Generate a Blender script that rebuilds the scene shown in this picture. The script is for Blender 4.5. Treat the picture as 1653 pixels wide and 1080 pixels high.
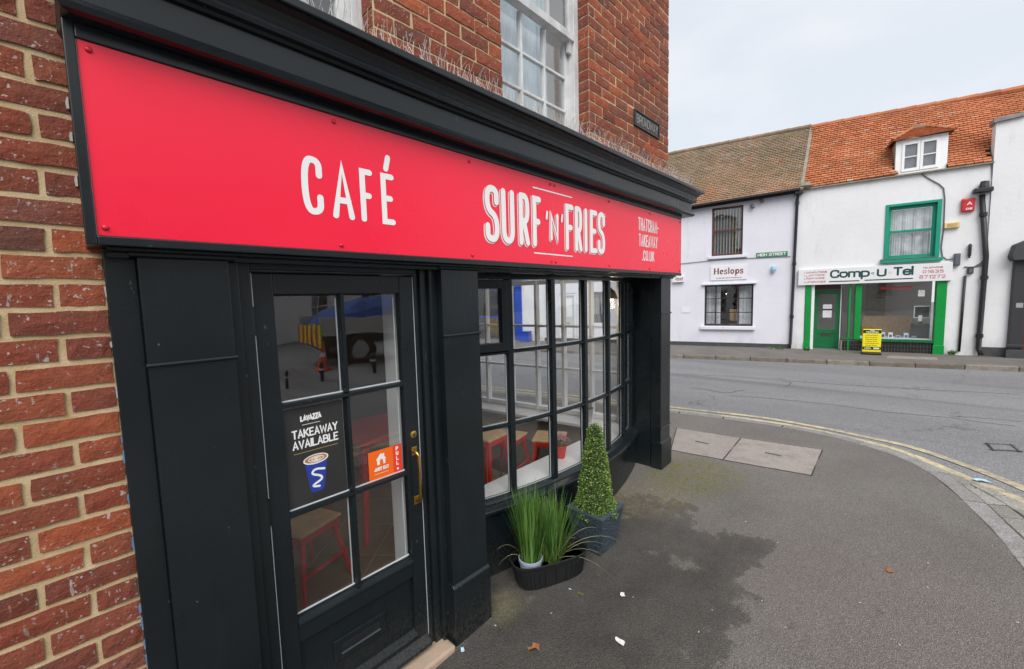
import bpy, bmesh, math, random
from mathutils import Vector, Matrix
random.seed(7)
R_ = math.radians
for o in list(bpy.data.objects): bpy.data.objects.remove(o)
S = bpy.context.scene
COL = S.collection
# ------------------------------------------------------------------ camera
FPX, CX, CY, CZ = 669.1, 826.5, 540.0, 1.83
yaw, pitch, roll = R_(43.6638), R_(-4.9817), R_(-1.5183)
fwd = Vector((math.cos(yaw)*math.cos(pitch), math.sin(yaw)*math.cos(pitch), math.sin(pitch)))
rt0 = Vector((math.sin(yaw), -math.cos(yaw), 0)); up0 = rt0.cross(fwd)
rt = rt0*math.cos(roll)+up0*math.sin(roll); upv = -rt0*math.sin(roll)+up0*math.cos(roll)
cam = bpy.data.objects.new('camera', bpy.data.cameras.new('camera')); COL.objects.link(cam)
m3 = Matrix((rt, upv, -fwd)).transposed()
cam.matrix_world = Matrix.Translation((0, 0, CZ)) @ m3.to_4x4()
cam.data.sensor_width = 36; cam.data.sensor_fit = 'HORIZONTAL'; cam.data.lens = FPX/1653*36
cam.data.clip_start = 0.02; cam.data.clip_end = 2000
S.camera = cam
# ------------------------------------------------------------------ sky, sun, exposure
SUN_EL, SUN_AZ = 48, 226       # overcast: a broad soft sun from behind the camera
w = bpy.data.worlds.new('World'); S.world = w; w.use_nodes = True
nt = w.node_tree; nt.nodes.clear()
wo = nt.nodes.new('ShaderNodeOutputWorld'); bg = nt.nodes.new('ShaderNodeBackground')
sky = nt.nodes.new('ShaderNodeTexSky'); sky.sky_type = 'NISHITA'; sky.sun_disc = False
sky.sun_elevation = R_(SUN_EL); sky.sun_rotation = R_(90-SUN_AZ); sky.dust_density = 3
sm = nt.nodes.new('ShaderNodeMix'); sm.data_type = 'RGBA'; sm.blend_type = 'MULTIPLY'; sm.inputs[0].default_value = 1
sm.inputs[7].default_value = (.06, .06, .06, 1); nt.links.new(sky.outputs[0], sm.inputs[6])
tc = nt.nodes.new('ShaderNodeTexCoord'); mp = nt.nodes.new('ShaderNodeMapping'); mp.inputs['Scale'].default_value = (1, 1, 2.6)
nz = nt.nodes.new('ShaderNodeTexNoise'); nz.inputs['Scale'].default_value = 1.7; nz.inputs['Detail'].default_value = 5; nz.inputs['Roughness'].default_value = .5
nt.links.new(tc.outputs['Generated'], mp.inputs[0]); nt.links.new(mp.outputs[0], nz.inputs['Vector'])
cr = nt.nodes.new('ShaderNodeValToRGB'); cr.color_ramp.elements[0].position = .36; cr.color_ramp.elements[0].color = (.375, .40, .435, 1)
cr.color_ramp.elements[1].position = .60; cr.color_ramp.elements[1].color = (.468, .472, .478, 1)
nt.links.new(nz.outputs[0], cr.inputs[0])
mx = nt.nodes.new('ShaderNodeMix'); mx.data_type = 'RGBA'; mx.inputs[0].default_value = .9
nt.links.new(sm.outputs[2], mx.inputs[6]); nt.links.new(cr.outputs[0], mx.inputs[7])
nt.links.new(mx.outputs[2], bg.inputs[0]); bg.inputs[1].default_value = 1.0
nt.links.new(bg.outputs[0], wo.inputs[0])
sl = bpy.data.lights.new('sun', 'SUN'); sl.energy = 1.5; sl.angle = R_(45); sl.color = (1, .97, .93)
so = bpy.data.objects.new('sun', sl); COL.objects.link(so)
sd = Vector((math.cos(R_(SUN_AZ))*math.cos(R_(SUN_EL)), math.sin(R_(SUN_AZ))*math.cos(R_(SUN_EL)), math.sin(R_(SUN_EL))))
so.rotation_euler = (-sd).to_track_quat('-Z', 'Y').to_euler()
S.view_settings.view_transform = 'Standard'; S.view_settings.look = 'None'; S.view_settings.gamma = 1
S.view_settings.exposure = 1.15
S.render.engine = 'CYCLES'
S.cycles.max_bounces = 7; S.cycles.diffuse_bounces = 4; S.cycles.glossy_bounces = 4; S.cycles.transparent_max_bounces = 24
# ------------------------------------------------------------------ pixel -> point on a known plane
def ray(x, y): return rt*((x-CX)/FPX)-upv*((y-CY)/FPX)+fwd
CP = Vector((0, 0, CZ))
def onY(x, y, Y): d = ray(x, y); return CP+d*(Y/d.y)
def onZ(x, y, Z): d = ray(x, y); return CP+d*((Z-CZ)/d.z)
def gh(X):
    if X < 4.2: return .055*(max(X, -6)-1.3)
    if X > 13: return -.17
    t = (X-4.2)/8.8
    return (2*t**3-3*t*t+1)*.1595+(t**3-2*t*t+t)*.055*8.8*.6+(3*t*t-2*t**3)*-.17
def onG(x, y, off=0):
    z = 0
    for i in range(50):
        P = onZ(x, y, z+off); z += .6*(gh(P.x)-z)
    return P
class Frame:
    """a vertical facade plane: O base point, d direction to the right along it"""
    def __init__(s, O, d):
        s.O = Vector((O[0], O[1], 0)); s.d = Vector((d[0], d[1], 0)).normalized(); s.n = Vector((-s.d.y, s.d.x, 0))
        s.rz = math.atan2(s.d.y, s.d.x)
    def __call__(s, x, y, off=0):
        r = ray(x, y); O = s.O+s.n*off; t = (O-CP).dot(s.n)/r.dot(s.n); P = CP+r*t
        return ((P-s.O).dot(s.d), P.z)
# ------------------------------------------------------------------ mesh helpers
class MB:
    def __init__(s): s.v = []; s.f = []; s.a = []
    def add(s, vs, fs, a=None):
        b = len(s.v); s.v += [tuple(p) for p in vs]; s.f += [tuple(i+b for i in f) for f in fs]
        s.a += [a if a is not None else random.random()]*len(fs); return s
    def box(s, x0, y0, z0, x1, y1, z1, a=None):
        x0, x1 = min(x0, x1), max(x0, x1); y0, y1 = min(y0, y1), max(y0, y1); z0, z1 = min(z0, z1), max(z0, z1)
        return s.add([(x0,y0,z0),(x1,y0,z0),(x1,y1,z0),(x0,y1,z0),(x0,y0,z1),(x1,y0,z1),(x1,y1,z1),(x0,y1,z1)],
              [(0,3,2,1),(4,5,6,7),(0,1,5,4),(1,2,6,5),(2,3,7,6),(3,0,4,7)], a)
    def quad(s, *p, a=None): return s.add(p, [tuple(range(len(p)))], a)
    def prism(s, poly, fn, a, b):
        """poly: 2-D points; fn(p, t) -> 3-D; extruded from t=a to t=b"""
        n = len(poly); vs = [fn(p, a) for p in poly]+[fn(p, b) for p in poly]
        fs = [tuple(range(n))[::-1], tuple(range(n, 2*n))]+[(i, (i+1) % n, n+(i+1) % n, n+i) for i in range(n)]
        return s.add(vs, fs)
    def tube(s, pts, r, n=8, cap=True):
        pts = [Vector(p) for p in pts]; rs = r if isinstance(r, (list, tuple)) else [r]*len(pts); rings = []
        for i, p in enumerate(pts):
            t = (pts[min(i+1, len(pts)-1)]-pts[max(i-1, 0)]).normalized()
            u = t.cross(Vector((0, 0, 1)) if abs(t.z) < .9 else Vector((1, 0, 0))).normalized(); v = t.cross(u)
            rings.append([p+(u*math.cos(2*math.pi*k/n)+v*math.sin(2*math.pi*k/n))*rs[i] for k in range(n)])
        vs = [q for g in rings for q in g]; fs = []
        for i in range(len(pts)-1):
            for k in range(n): fs.append((i*n+k, i*n+(k+1) % n, (i+1)*n+(k+1) % n, (i+1)*n+k))
        if cap: fs += [tuple(range(n))[::-1], tuple(range((len(pts)-1)*n, len(pts)*n))]
        return s.add(vs, fs)
    def lathe(s, prof, c=(0, 0, 0), n=24, sx=1, sy=1):
        vs = []; fs = []
        for r, z in prof:
            for k in range(n): vs.append((c[0]+r*sx*math.cos(2*math.pi*k/n), c[1]+r*sy*math.sin(2*math.pi*k/n), c[2]+z))
        for i in range(len(prof)-1):
            for k in range(n): fs.append((i*n+k, i*n+(k+1) % n, (i+1)*n+(k+1) % n, (i+1)*n+k))
        fs += [tuple(range(n))[::-1], tuple(range((len(prof)-1)*n, len(prof)*n))]
        return s.add(vs, fs)
    def mesh(s, name, m, bev=0, seg=2, smooth=False, fix=True):
        me = bpy.data.meshes.new(name); me.from_pydata(s.v, [], s.f)
        at = me.attributes.new('rnd', 'FLOAT', 'FACE'); at.data.foreach_set('value', s.a)
        if fix or bev:
            bm = bmesh.new(); bm.from_mesh(me)
            if fix: bmesh.ops.recalc_face_normals(bm, faces=bm.faces)
            if bev: bmesh.ops.bevel(bm, geom=[e for e in bm.edges if e.is_manifold and e.calc_face_angle(0) > .5], offset=bev, segments=seg, affect='EDGES', clamp_overlap=True, profile=.5)
            bm.to_mesh(me); bm.free()
        if smooth: me.polygons.foreach_set('use_smooth', [True]*len(me.polygons))
        if m: me.materials.append(m)
        return me
    def build(s, name, m, parent=None, bev=0, smooth=False, fix=True, seg=2):
        return link(name, s.mesh(name, m, bev, seg, smooth, fix), parent)
def link(name, me, parent=None):
    o = bpy.data.objects.new(name, me); COL.objects.link(o)
    if parent: o.parent = parent
    return o
def thing(name, label, cat, loc=(0, 0, 0), rz=0, group=None):
    o = link(name, None); o.location = loc; o.rotation_euler = (0, 0, rz); o.empty_display_size = .1
    return tag(o, label, cat, group)
def tag(o, label, cat, group=None):
    o['label'] = label; o['category'] = cat
    if group: o['group'] = group
    return o
def struct(o): o['kind'] = 'structure'; return o
def stuff(o): o['kind'] = 'stuff'; return o
def bx(name, m, parent, *c, bev=0): return MB().box(*c).build(name, m, parent, bev)
# ------------------------------------------------------------------ node helpers
class G:
    def __init__(s, name):
        s.m = bpy.data.materials.new(name); s.m.use_nodes = True; s.t = s.m.node_tree; s.t.nodes.clear()
        s.out = s.t.nodes.new('ShaderNodeOutputMaterial'); s._p = None
    def n(s, ty, **kw):
        nd = s.t.nodes.new('ShaderNode'+ty)
        for k, v in kw.items():
            if hasattr(nd, k) and not k[0].isupper(): setattr(nd, k, v)
        return nd
    def put(s, sock, v):
        if hasattr(v, 'is_linked') or isinstance(v, bpy.types.NodeSocket): s.t.links.new(v, sock)
        elif isinstance(v, (tuple, list)): sock.default_value = tuple(v)+(1,) if len(v) == 3 and sock.type == 'RGBA' else v
        else: sock.default_value = v
    def pos(s):
        if not s._p: s._p = s.n('NewGeometry').outputs['Position']
        return s._p
    def noise(s, sc, det=4, rough=.55, vec=None, dist=0, col=False, scale3=None):
        nd = s.n('TexNoise'); v = vec or s.pos()
        if scale3:
            mp = s.n('Mapping'); s.put(mp.inputs[0], v); mp.inputs['Scale'].default_value = scale3; v = mp.outputs[0]
        s.put(nd.inputs['Vector'], v); s.put(nd.inputs['Scale'], sc); nd.inputs['Detail'].default_value = det
        nd.inputs['Roughness'].default_value = rough; nd.inputs['Distortion'].default_value = dist
        return nd.outputs[1 if col else 0]
    def vor(s, sc, out='Distance', feature='F1', vec=None):
        nd = s.n('TexVoronoi'); nd.feature = feature; s.put(nd.inputs['Vector'], vec or s.pos()); nd.inputs['Scale'].default_value = sc
        return nd.outputs[out]
    def ramp(s, f, *stops):
        nd = s.n('ValToRGB'); e = nd.color_ramp.elements
        while len(e) < len(stops): e.new(.5)
        for i, (p, c) in enumerate(stops):
            e[i].position = p; e[i].color = (c, c, c, 1) if not isinstance(c, tuple) else c+(1,)
        s.put(nd.inputs[0], f); return nd.outputs[0]
    def mix(s, f, a, b, mode='MIX'):
        nd = s.n('Mix'); nd.data_type = 'RGBA'; nd.blend_type = mode
        s.put(nd.inputs[0], f); s.put(nd.inputs[6], a); s.put(nd.inputs[7], b); return nd.outputs[2]
    def math(s, op, a, b=0, clamp=False):
        nd = s.n('Math'); nd.operation = op; nd.use_clamp = clamp; s.put(nd.inputs[0], a); s.put(nd.inputs[1], b); return nd.outputs[0]
    def sep(s):
        nd = s.n('SeparateXYZ'); s.put(nd.inputs[0], s.pos()); return nd.outputs
    def bump(s, h, st=.3, d=.01):
        nd = s.n('Bump'); s.put(nd.inputs['Height'], h); nd.inputs['Strength'].default_value = st; nd.inputs['Distance'].default_value = d
        return nd.outputs[0]
    def attr(s, name='rnd'): nd = s.n('Attribute'); nd.attribute_name = name; return nd.outputs['Fac']
    def orand(s): return s.n('ObjectInfo').outputs['Random']
    def done(s, col, rough=.6, normal=None, metal=0, spec=.5, trans=0, coat=0, emis=None, sheen=0):
        p = s.n('BsdfPrincipled'); s.put(p.inputs['Base Color'], col); s.put(p.inputs['Roughness'], rough); s.put(p.inputs['Metallic'], metal)
        s.put(p.inputs['Specular IOR Level'], spec); p.inputs['Coat Weight'].default_value = coat; p.inputs['Coat Roughness'].default_value = .08
        if trans: p.inputs['Transmission Weight'].default_value = trans
        if normal: s.put(p.inputs['Normal'], normal)
        s.t.links.new(p.outputs[0], s.out.inputs[0]); return s.m
def dk(c, f): return tuple(min(1, x*f) for x in c)
def paint(name, c, rough=.45, var=.12, sc=6, bst=.12, bsc=60, spec=.5, dirt=0, coat=0, metal=0):
    g = G(name); n = g.noise(sc, 5)
    col = g.mix(g.ramp(n, (.3, 0.), (.7, 1.)), dk(c, 1-var), dk(c, 1+var))
    if dirt:
        d = g.noise(3.1, 7, .7, scale3=(1, 1, .35)); col = g.mix(g.math('MULTIPLY', g.ramp(d, (.5, 0.), (.75, 1.)), dirt), col, (.16, .14, .11))
    r = g.math('ADD', g.math('MULTIPLY', g.noise(sc*4, 4), .2), rough-.1)
    return g.done(col, r, g.bump(g.noise(bsc, 4), bst, .004) if bst else None, metal, spec, coat=coat)
M = {}
# black shopfront paint: brush marks, scuffs and chips
g = G('black_gloss_paint'); n = g.noise(2.2, 6); sc_ = g.noise(38, 6, .7, scale3=(1, 1, .5)); brush = g.noise(26, 4, .6, scale3=(1, 1, .12))
c = g.mix(g.ramp(n, (.3, 0.), (.7, 1.)), (.0052, .0082, .0100), (.0092, .0138, .0168))
chip = g.ramp(sc_, (.675, 0.), (.70, 1.))
c = g.mix(chip, c, (.10, .11, .11))
z_ = g.sep()[2]; low = g.ramp(z_, (.0, 1.), (.34, 0.))
dust = g.math('MULTIPLY', low, g.ramp(g.noise(95, 6, .8, scale3=(1, 1, .5)), (.44, 0.), (.70, .75)))
dust = g.math('MAXIMUM', dust, g.ramp(g.noise(1.6, 7, .75, scale3=(1, 1, .3)), (.56, 0.), (.8, .16)))
c = g.mix(dust, c, (.07, .062, .05))
M['black'] = g.done(c, g.math('ADD', g.ramp(n, (.3, .22), (.8, .38)), g.math('MULTIPLY', dust, .4)), g.bump(g.math('ADD', brush, g.math('MULTIPLY', n, 2.)), .22, .006), spec=.45)
# brick
g = G('brick'); rn = g.orand()
c = g.ramp(rn, (0., (.13, .044, .030)), (.16, (.33, .086, .042)), (.34, (.18, .054, .038)), (.54, (.40, .105, .044)), (.7, (.14, .058, .044)), (.86, (.25, .070, .042)), (1., (.20, .082, .062)))
v1 = g.noise(28, 6, .65); c = g.mix(g.ramp(v1, (.35, 0.), (.7, .7)), c, g.mix(.5, c, (.055, .03, .024)))
c = g.mix(g.ramp(g.noise(9, 3), (.45, 0.), (.65, .45)), c, (.25, .05, .025))
streak = g.ramp(g.noise(55, 5, .6, scale3=(1, 1, .22)), (.655, 0.), (.70, 1.)); zone = g.ramp(g.noise(2.3, 3), (.34, 0.), (.56, 1.))
c = g.mix(g.math('MULTIPLY', g.math('MULTIPLY', streak, zone), .7), c, (.50, .46, .44))
fl = g.ramp(g.noise(85, 3, .5), (.64, 0.), (.675, .8)); c = g.mix(g.math('MULTIPLY', fl, zone), c, (.46, .42, .40))
hb = g.math('ADD', g.noise(36, 7, .7), g.math('MULTIPLY', g.noise(120, 3), .35))
M['brick'] = g.done(c, .85, g.bump(hb, .75, .012), spec=.25)
g = G('mortar'); n = g.noise(14, 6, .65)
c = g.mix(g.ramp(n, (.3, 0.), (.7, 1.)), (.47, .345, .185), (.62, .49, .31)); c = g.mix(g.ramp(g.noise(4, 4), (.5, 0.), (.75, .4)), c, (.34, .25, .15))
M['mortar'] = g.done(c, .95, g.bump(g.noise(180, 5, .7), .6, .006), spec=.1)
M['red_sign'] = paint('red_sign_vinyl', (.86, .010, .046), .30, .04, 1.5, .05, 3, .5)
M['red_screw'] = paint('red_screw_cap', (.55, .012, .03), .4, .05)
g = G('white_vinyl'); ed = g.ramp(g.noise(160, 4, .6), (.27, .55), (.34, 1.)); M['vinyl'] = g.done(g.mix(ed, (.7, .3, .32), (.80, .80, .80)), .5)
M['print_white'] = paint('white_print', (.78, .78, .78), .5, .03, 5, 0)
g = G('window_glass'); lw = g.n('LayerWeight'); lw.inputs[0].default_value = .5
fr = g.math('ADD', g.math('MULTIPLY', g.math('POWER', lw.outputs['Facing'], 4.5), .88), .075)
gl = g.n('BsdfGlossy'); gl.inputs['Roughness'].default_value = .0; gl.inputs[0].default_value = (1, 1, 1, 1)
wav = g.bump(g.noise(3.2, 2), .035, .05); g.put(gl.inputs['Normal'], wav)
tr = g.n('BsdfTransparent'); tr.inputs[0].default_value = (.985, .992, .99, 1); ms = g.n('MixShader')
g.put(ms.inputs[0], fr); g.put(ms.inputs[1], tr.outputs[0]); g.put(ms.inputs[2], gl.outputs[0]); g.t.links.new(ms.outputs[0], g.out.inputs[0]); M['glass'] = g.m
M['white'] = paint('white_gloss_paint', (.78, .79, .80), .4, .05, 4, .08)
M['old_white'] = paint('flaking_white_paint', (.60, .61, .62), .55, .14, 9, .5, 30, .4, dirt=.5)
M['bead'] = paint('pale_glazing_bead', (.52, .55, .58), .5, .1)
M['curtain'] = paint('pale_curtain', (.50, .58, .64), .9, .12, 3, .2, 12)
M['blind'] = paint('vertical_blind', (.30, .31, .28), .8, .1)
M['net'] = paint('net_curtain', (.55, .57, .60), .9, .25, 5, .3, 10)
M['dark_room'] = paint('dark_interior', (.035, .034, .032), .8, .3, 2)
M['brass'] = paint('worn_brass', (.50, .33, .09), .32, .2, 30, .1, 80, metal=1)
M['steel'] = paint('spike_wire', (.60, .58, .55), .45, .2, 30, 0, metal=.2)
M['iron'] = paint('cast_iron_plate', (.018, .018, .018), .45, .2, 20, .2)
M['iron_letter'] = paint('worn_plate_lettering', (.20, .20, .19), .6, .3, 40, .2)
M['wood'] = paint('pale_wood', (.62, .40, .20), .5, .18, 14, .15, 40)
M['red_metal'] = paint('red_powder_coat', (.60, .016, .018), .35, .08)
M['tan_wall'] = paint('taupe_interior_wall', (.40, .33, .28), .75, .06, 2)
M['pale_wall'] = paint('pale_interior_wall', (.66, .64, .60), .75, .05, 2)
M['brown_wall'] = paint('brown_back_wall', (.10, .075, .06), .75, .1, 2)
M['ceiling'] = paint('white_ceiling', (.78, .78, .77), .8, .04, 2)
g = G('stone_floor_tile'); rn = g.orand(); c = g.ramp(rn, (0., (.13, .098, .068)), (.5, (.17, .125, .082)), (1., (.145, .115, .088)))
c = g.mix(g.ramp(g.noise(5, 6, .65), (.35, 0.), (.65, 1.)), c, (.22, .165, .10)); M['floor_tile'] = g.done(c, .42, g.bump(g.noise(20, 5), .15, .004))
M['grout'] = paint('floor_grout', (.30, .25, .20), .8, .1)
M['stone_step'] = paint('sandstone_step', (.36, .27, .20), .85, .16, 8, .4, 90, dirt=.4)
# pavement: fine tarmac with a damp patch, moss and speckle
g = G('pavement_tarmac'); X, Y, Z = g.sep()
st = g.vor(290, 'Color'); stv = g.n('SeparateColor'); g.put(stv.inputs[0], st); fine = g.noise(90, 5, .7)
big = g.noise(1.3, 5, .6)
dry = g.mix(g.ramp(big, (.3, 0.), (.7, 1.)), (.132, .124, .116), (.185, .174, .162))
dry = g.mix(g.ramp(g.noise(.55, 4), (.42, 0.), (.62, .6)), dry, (.158, .138, .128))
wig = g.math('MULTIPLY', g.math('SUBTRACT', g.noise(2.6, 8, .68), .5), 1.25)
e1 = g.math('ADD', g.math('SUBTRACT', 3.14, X), wig)
e2 = g.math('ADD', g.math('SUBTRACT', Y, .56), g.math('MULTIPLY', wig, .75))
e3 = g.math('ADD', g.math('SUBTRACT', g.math('SUBTRACT', 5.1, g.math('MULTIPLY', X, 1.32)), g.math('MULTIPLY', Y, .35)), g.math('MULTIPLY', wig, .8))
e3 = g.math('MAXIMUM', e3, g.math('ADD', g.math('SUBTRACT', 1.34, Y), g.math('MULTIPLY', wig, .5)))
wet = g.ramp(g.math('MINIMUM', g.math('MINIMUM', e1, e2), e3), (0.0, 0.), (.035, .72), (.22, 1.))
isl = g.ramp(g.noise(3.3, 7, .68), (.60, 0.), (.70, .8)); wet = g.math('MULTIPLY', wet, g.math('SUBTRACT', 1., isl))
sp2 = g.ramp(g.noise(4.2, 6, .7), (.64, 0.), (.72, .55))
wet = g.math('MAXIMUM', wet, g.math('MULTIPLY', sp2, g.ramp(g.math('SUBTRACT', 3.6, X), (0., 0.), (.5, 1.))))
wc = g.mix(g.ramp(g.noise(3.1, 6, .7), (.3, 0.), (.7, 1.)), (.048, .045, .041), (.084, .078, .071))
c = g.mix(wet, dry, wc)
def blob(cx, cy, r, wob=.5):
    dx = g.math('SUBTRACT', X, cx); dy = g.math('SUBTRACT', Y, cy)
    d = g.math('SQRT', g.math('ADD', g.math('MULTIPLY', dx, dx), g.math('MULTIPLY', dy, dy)))
    return g.ramp(g.math('ADD', g.math('SUBTRACT', r, d), g.math('MULTIPLY', wig, wob)), (0., 0.), (.22, 1.))
mossn = g.ramp(g.noise(22, 6, .7), (.38, .1), (.62, 1.))
c = g.mix(g.math('MULTIPLY', g.math('MULTIPLY', blob(3.85, 1.38, .5), mossn), .85), c, (.13, .125, .035))
c = g.mix(g.math('MULTIPLY', g.math('MULTIPLY', blob(3.2, 1.60, .42), mossn), .7), c, (.165, .14, .075))
c = g.mix(g.math('MULTIPLY', blob(1.60, 1.66, .17, .2), .8), c, (.17, .155, .075))
vc = g.ramp(stv.outputs[0], (0., .58), (.55, .96), (.9, 1.2), (1., 1.8)); c = g.mix(1., c, vc, 'MULTIPLY')
hgt = g.math('ADD', g.vor(150), g.math('MULTIPLY', fine, .8))
M['pavement'] = g.done(c, g.math('SUBTRACT', .92, g.math('MULTIPLY', wet, .22)), g.bump(hgt, .8, .006), spec=.35)
g = G('road_tarmac'); X, Y, Z = g.sep()
c = g.mix(g.ramp(g.noise(.35, 5, .6, scale3=(1, .25, 1)), (.35, 0.), (.65, 1.)), (.155, .156, .163), (.215, .215, .223))
tk = g.ramp(g.noise(.9, 3, .5, scale3=(1, .06, 1)), (.56, 0.), (.66, .45)); c = g.mix(tk, c, (.085, .086, .09))
cv = g.n('TexVoronoi'); cv.feature = 'DISTANCE_TO_EDGE'; g.put(cv.inputs['Scale'], .22)
wv = g.mix(.06, g.pos(), g.noise(.9, 6, .7, col=True)); wv2 = g.n('VectorMath'); wv2.operation = 'ADD'; g.put(wv2.inputs[0], g.pos())
sc2 = g.n('VectorMath'); sc2.operation = 'SCALE'; g.put(sc2.inputs[0], g.noise(1.1, 6, .7, col=True)); sc2.inputs['Scale'].default_value = 1.6
g.put(wv2.inputs[1], sc2.outputs[0]); g.put(cv.inputs['Vector'], wv2.outputs[0])
crk = g.math('MULTIPLY', g.ramp(cv.outputs[0], (0., 1.), (.0042, 0.)), g.ramp(g.noise(.5, 3), (.46, 0.), (.56, 1.)))
c = g.mix(g.math('MULTIPLY', crk, .85), c, (.03, .03, .03))
stv = g.n('SeparateColor'); g.put(stv.inputs[0], g.vor(130, 'Color')); c = g.mix(1., c, g.ramp(stv.outputs[0], (0., .7), (.6, 1.), (1., 1.5)), 'MULTIPLY')
M['road'] = g.done(c, .85, g.bump(g.math('ADD', g.vor(90), g.noise(60, 4)), .6, .006), spec=.35)
def stone(name, a, b, dirt=(.06, .055, .045), speck=160):
    g = G(name); rn = g.orand(); c = g.mix(rn, a, b); c = g.mix(g.ramp(g.noise(6, 6, .65), (.45, 0.), (.75, .7)), c, dirt)
    s_ = g.n('SeparateColor'); g.put(s_.inputs[0], g.vor(speck, 'Color')); c = g.mix(1., c, g.ramp(s_.outputs[0], (0., .7), (.6, 1.), (1., 1.35)), 'MULTIPLY')
    return g.done(c, .85, g.bump(g.noise(70, 6, .7), .5, .005), spec=.3)
M['kerb'] = stone('granite_kerb', (.20, .198, .195), (.27, .265, .26), (.13, .125, .115))
M['far_kerb'] = stone('old_kerb', (.15, .13, .105), (.24, .215, .18))
M['sett'] = stone('granite_sett', (.20, .195, .18), (.31, .30, .275), (.13, .125, .09))
M['moss_joint'] = paint('mossy_joint', (.03, .032, .016), .95, .4, 30, .5)
M['slab'] = stone('concrete_cover', (.265, .235, .215), (.305, .27, .25), (.18, .155, .14), 240)
g = G('yellow_road_paint'); n = g.noise(16, 7, .72); big = g.noise(1.2, 3)
wear = g.ramp(g.math('ADD', n, g.math('MULTIPLY', big, .5)), (.58, 0.), (.86, 1.))
M['yellow'] = g.done(g.mix(wear, (.56, .48, .29), (.24, .22, .185)), .8, g.bump(g.noise(90, 4), .5, .004), spec=.3)
M['crack_soft'] = paint('dirty_crack', (.06, .06, .06), .9, .3)
M['crack'] = paint('bitumen_seal', (.014, .014, .014), .5, .3)
# far buildings
def render_mat(name, c):
    g = G(name); col = g.mix(g.ramp(g.noise(.9, 5, .6), (.35, 0.), (.7, 1.)), dk(c, .93), c)
    dz = g.ramp(g.sep()[2], (.0, 1.), (.08, .0)); d = g.noise(2.2, 7, .7, scale3=(1, 1, .4))
    z3 = g.math('MULTIPLY', g.ramp(g.math('MULTIPLY', g.sep()[2], .5), (0., 1.), (.25, 0.)), g.ramp(d, (.45, 0.), (.7, .55)))
    col = g.mix(z3, col, (.30, .28, .25)); col = g.mix(g.ramp(g.noise(3.5, 7, .7, scale3=(1, 1, .25)), (.56, 0.), (.80, .42)), col, (.38, .37, .35))
    return g.done(col, .85, g.bump(g.noise(7, 7, .6), .28, .02), spec=.2)
M['lilac'] = render_mat('lilac_white_render', (.68, .68, .75))
M['render'] = render_mat('white_render', (.74, .745, .76))
def roofm(name, stops, lich, amt, zone=None):
    g = G(name); c = g.ramp(g.attr(), *stops)
    if zone: c = g.mix(g.math('MULTIPLY', g.ramp(g.noise(.7, 5, .6), (.42, .1), (.58, .75)), g.ramp(g.math('MULTIPLY', g.math('SUBTRACT', 6.6, g.sep()[2]), .6), (0., 0.), (1., 1.))), c, zone)
    n = g.ramp(g.noise(1.1, 6, .65), (.42, 0.), (.62, 1.))
    c = g.mix(g.math('MULTIPLY', n, amt), c, lich); c = g.mix(g.ramp(g.noise(9, 5, .7), (.55, 0.), (.75, .5)), c, (.10, .085, .06))
    c = g.mix(g.ramp(g.noise(26, 5, .7), (.6, 0.), (.72, .45)), c, (.33, .31, .26))
    return g.done(c, .9, g.bump(g.noise(40, 5), .5, .01), spec=.2)
M['roof_brown'] = roofm('weathered_brown_tile', ((0., (.20, .14, .10)), (.3, (.27, .205, .15)), (.6, (.24, .165, .11)), (.88, (.31, .24, .18)), (1., (.34, .16, .09))), (.17, .135, .08), .7, (.42, .19, .10))
M['roof_orange'] = roofm('orange_clay_tile', ((0., (.38, .13, .06)), (.35, (.50, .185, .09)), (.7, (.44, .15, .068)), (.94, (.55, .22, .115)), (1., (.44, .34, .26))), (.26, .10, .045), .5)
M['brown_frame'] = paint('brown_window_frame', (.09, .030, .028), .45, .1)
M['dark_frame'] = paint('dark_casement_frame', (.028, .018, .022), .45, .1)
M['green'] = paint('bright_green_gloss', (.0, .25, .045), .3, .08, 3, .05)
M['green_door'] = paint('green_door_paint', (.004, .13, .042), .35, .08, 3, .05)
M['teal'] = paint('sea_green_window_paint', (.0, .26, .165), .45, .1, 5, .15)
M['pipe'] = paint('black_iron_pipe', (.012, .012, .016), .5, .3, 10, .2)
M['dark_blue_tile'] = paint('dark_glazed_tile', (.018, .020, .022), .25, .3, 8, .05)
M['plinth_dark'] = paint('dark_grey_plinth', (.05, .055, .06), .8, .2, 6, .3)
M['sign_white'] = paint('white_sign_panel', (.70, .70, .72), .35, .03, 2, .02)
M['ink_green'] = paint('dark_green_lettering', (.0, .055, .05), .45, .05, 5, 0)
M['ink_red'] = paint('faded_red_lettering', (.48, .12, .16), .5, .1, 5, 0)
M['ink_maroon'] = paint('maroon_lettering', (.16, .012, .02), .5, .05, 5, 0)
M['ink_dark'] = paint('dark_lettering', (.03, .03, .035), .5, .05, 5, 0)
M['plate_green'] = paint('green_street_plate', (.03, .18, .08), .45, .1, 12, .1)
M['yellow_sign'] = paint('yellow_board', (.80, .70, .0), .4, .03)
M['black_plastic'] = paint('black_plastic', (.012, .013, .014), .42, .15, 10, .1)
M['alarm_red'] = paint('red_alarm_box', (.50, .02, .025), .35, .08)
M['cream_box'] = paint('cream_light_box', (.62, .50, .26), .5, .15, 20)
M['grey_box'] = paint('grey_meter_box', (.09, .10, .12), .5, .1)
M['lead'] = paint('lead_flashing', (.20, .20, .20), .6, .2, 6, .2)
M['fillet'] = paint('mortar_fillet', (.24, .215, .165), .9, .2, 8, .4)
M['orange'] = paint('orange_sticker', (.85, .13, .008), .4, .03, 3, 0)
M['pull_red'] = paint('red_orange_sticker', (.78, .045, .012), .4, .03, 3, 0)
M['poster'] = paint('dark_poster_paper', (.026, .026, .026), .38, .25, 5, .05)
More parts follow.
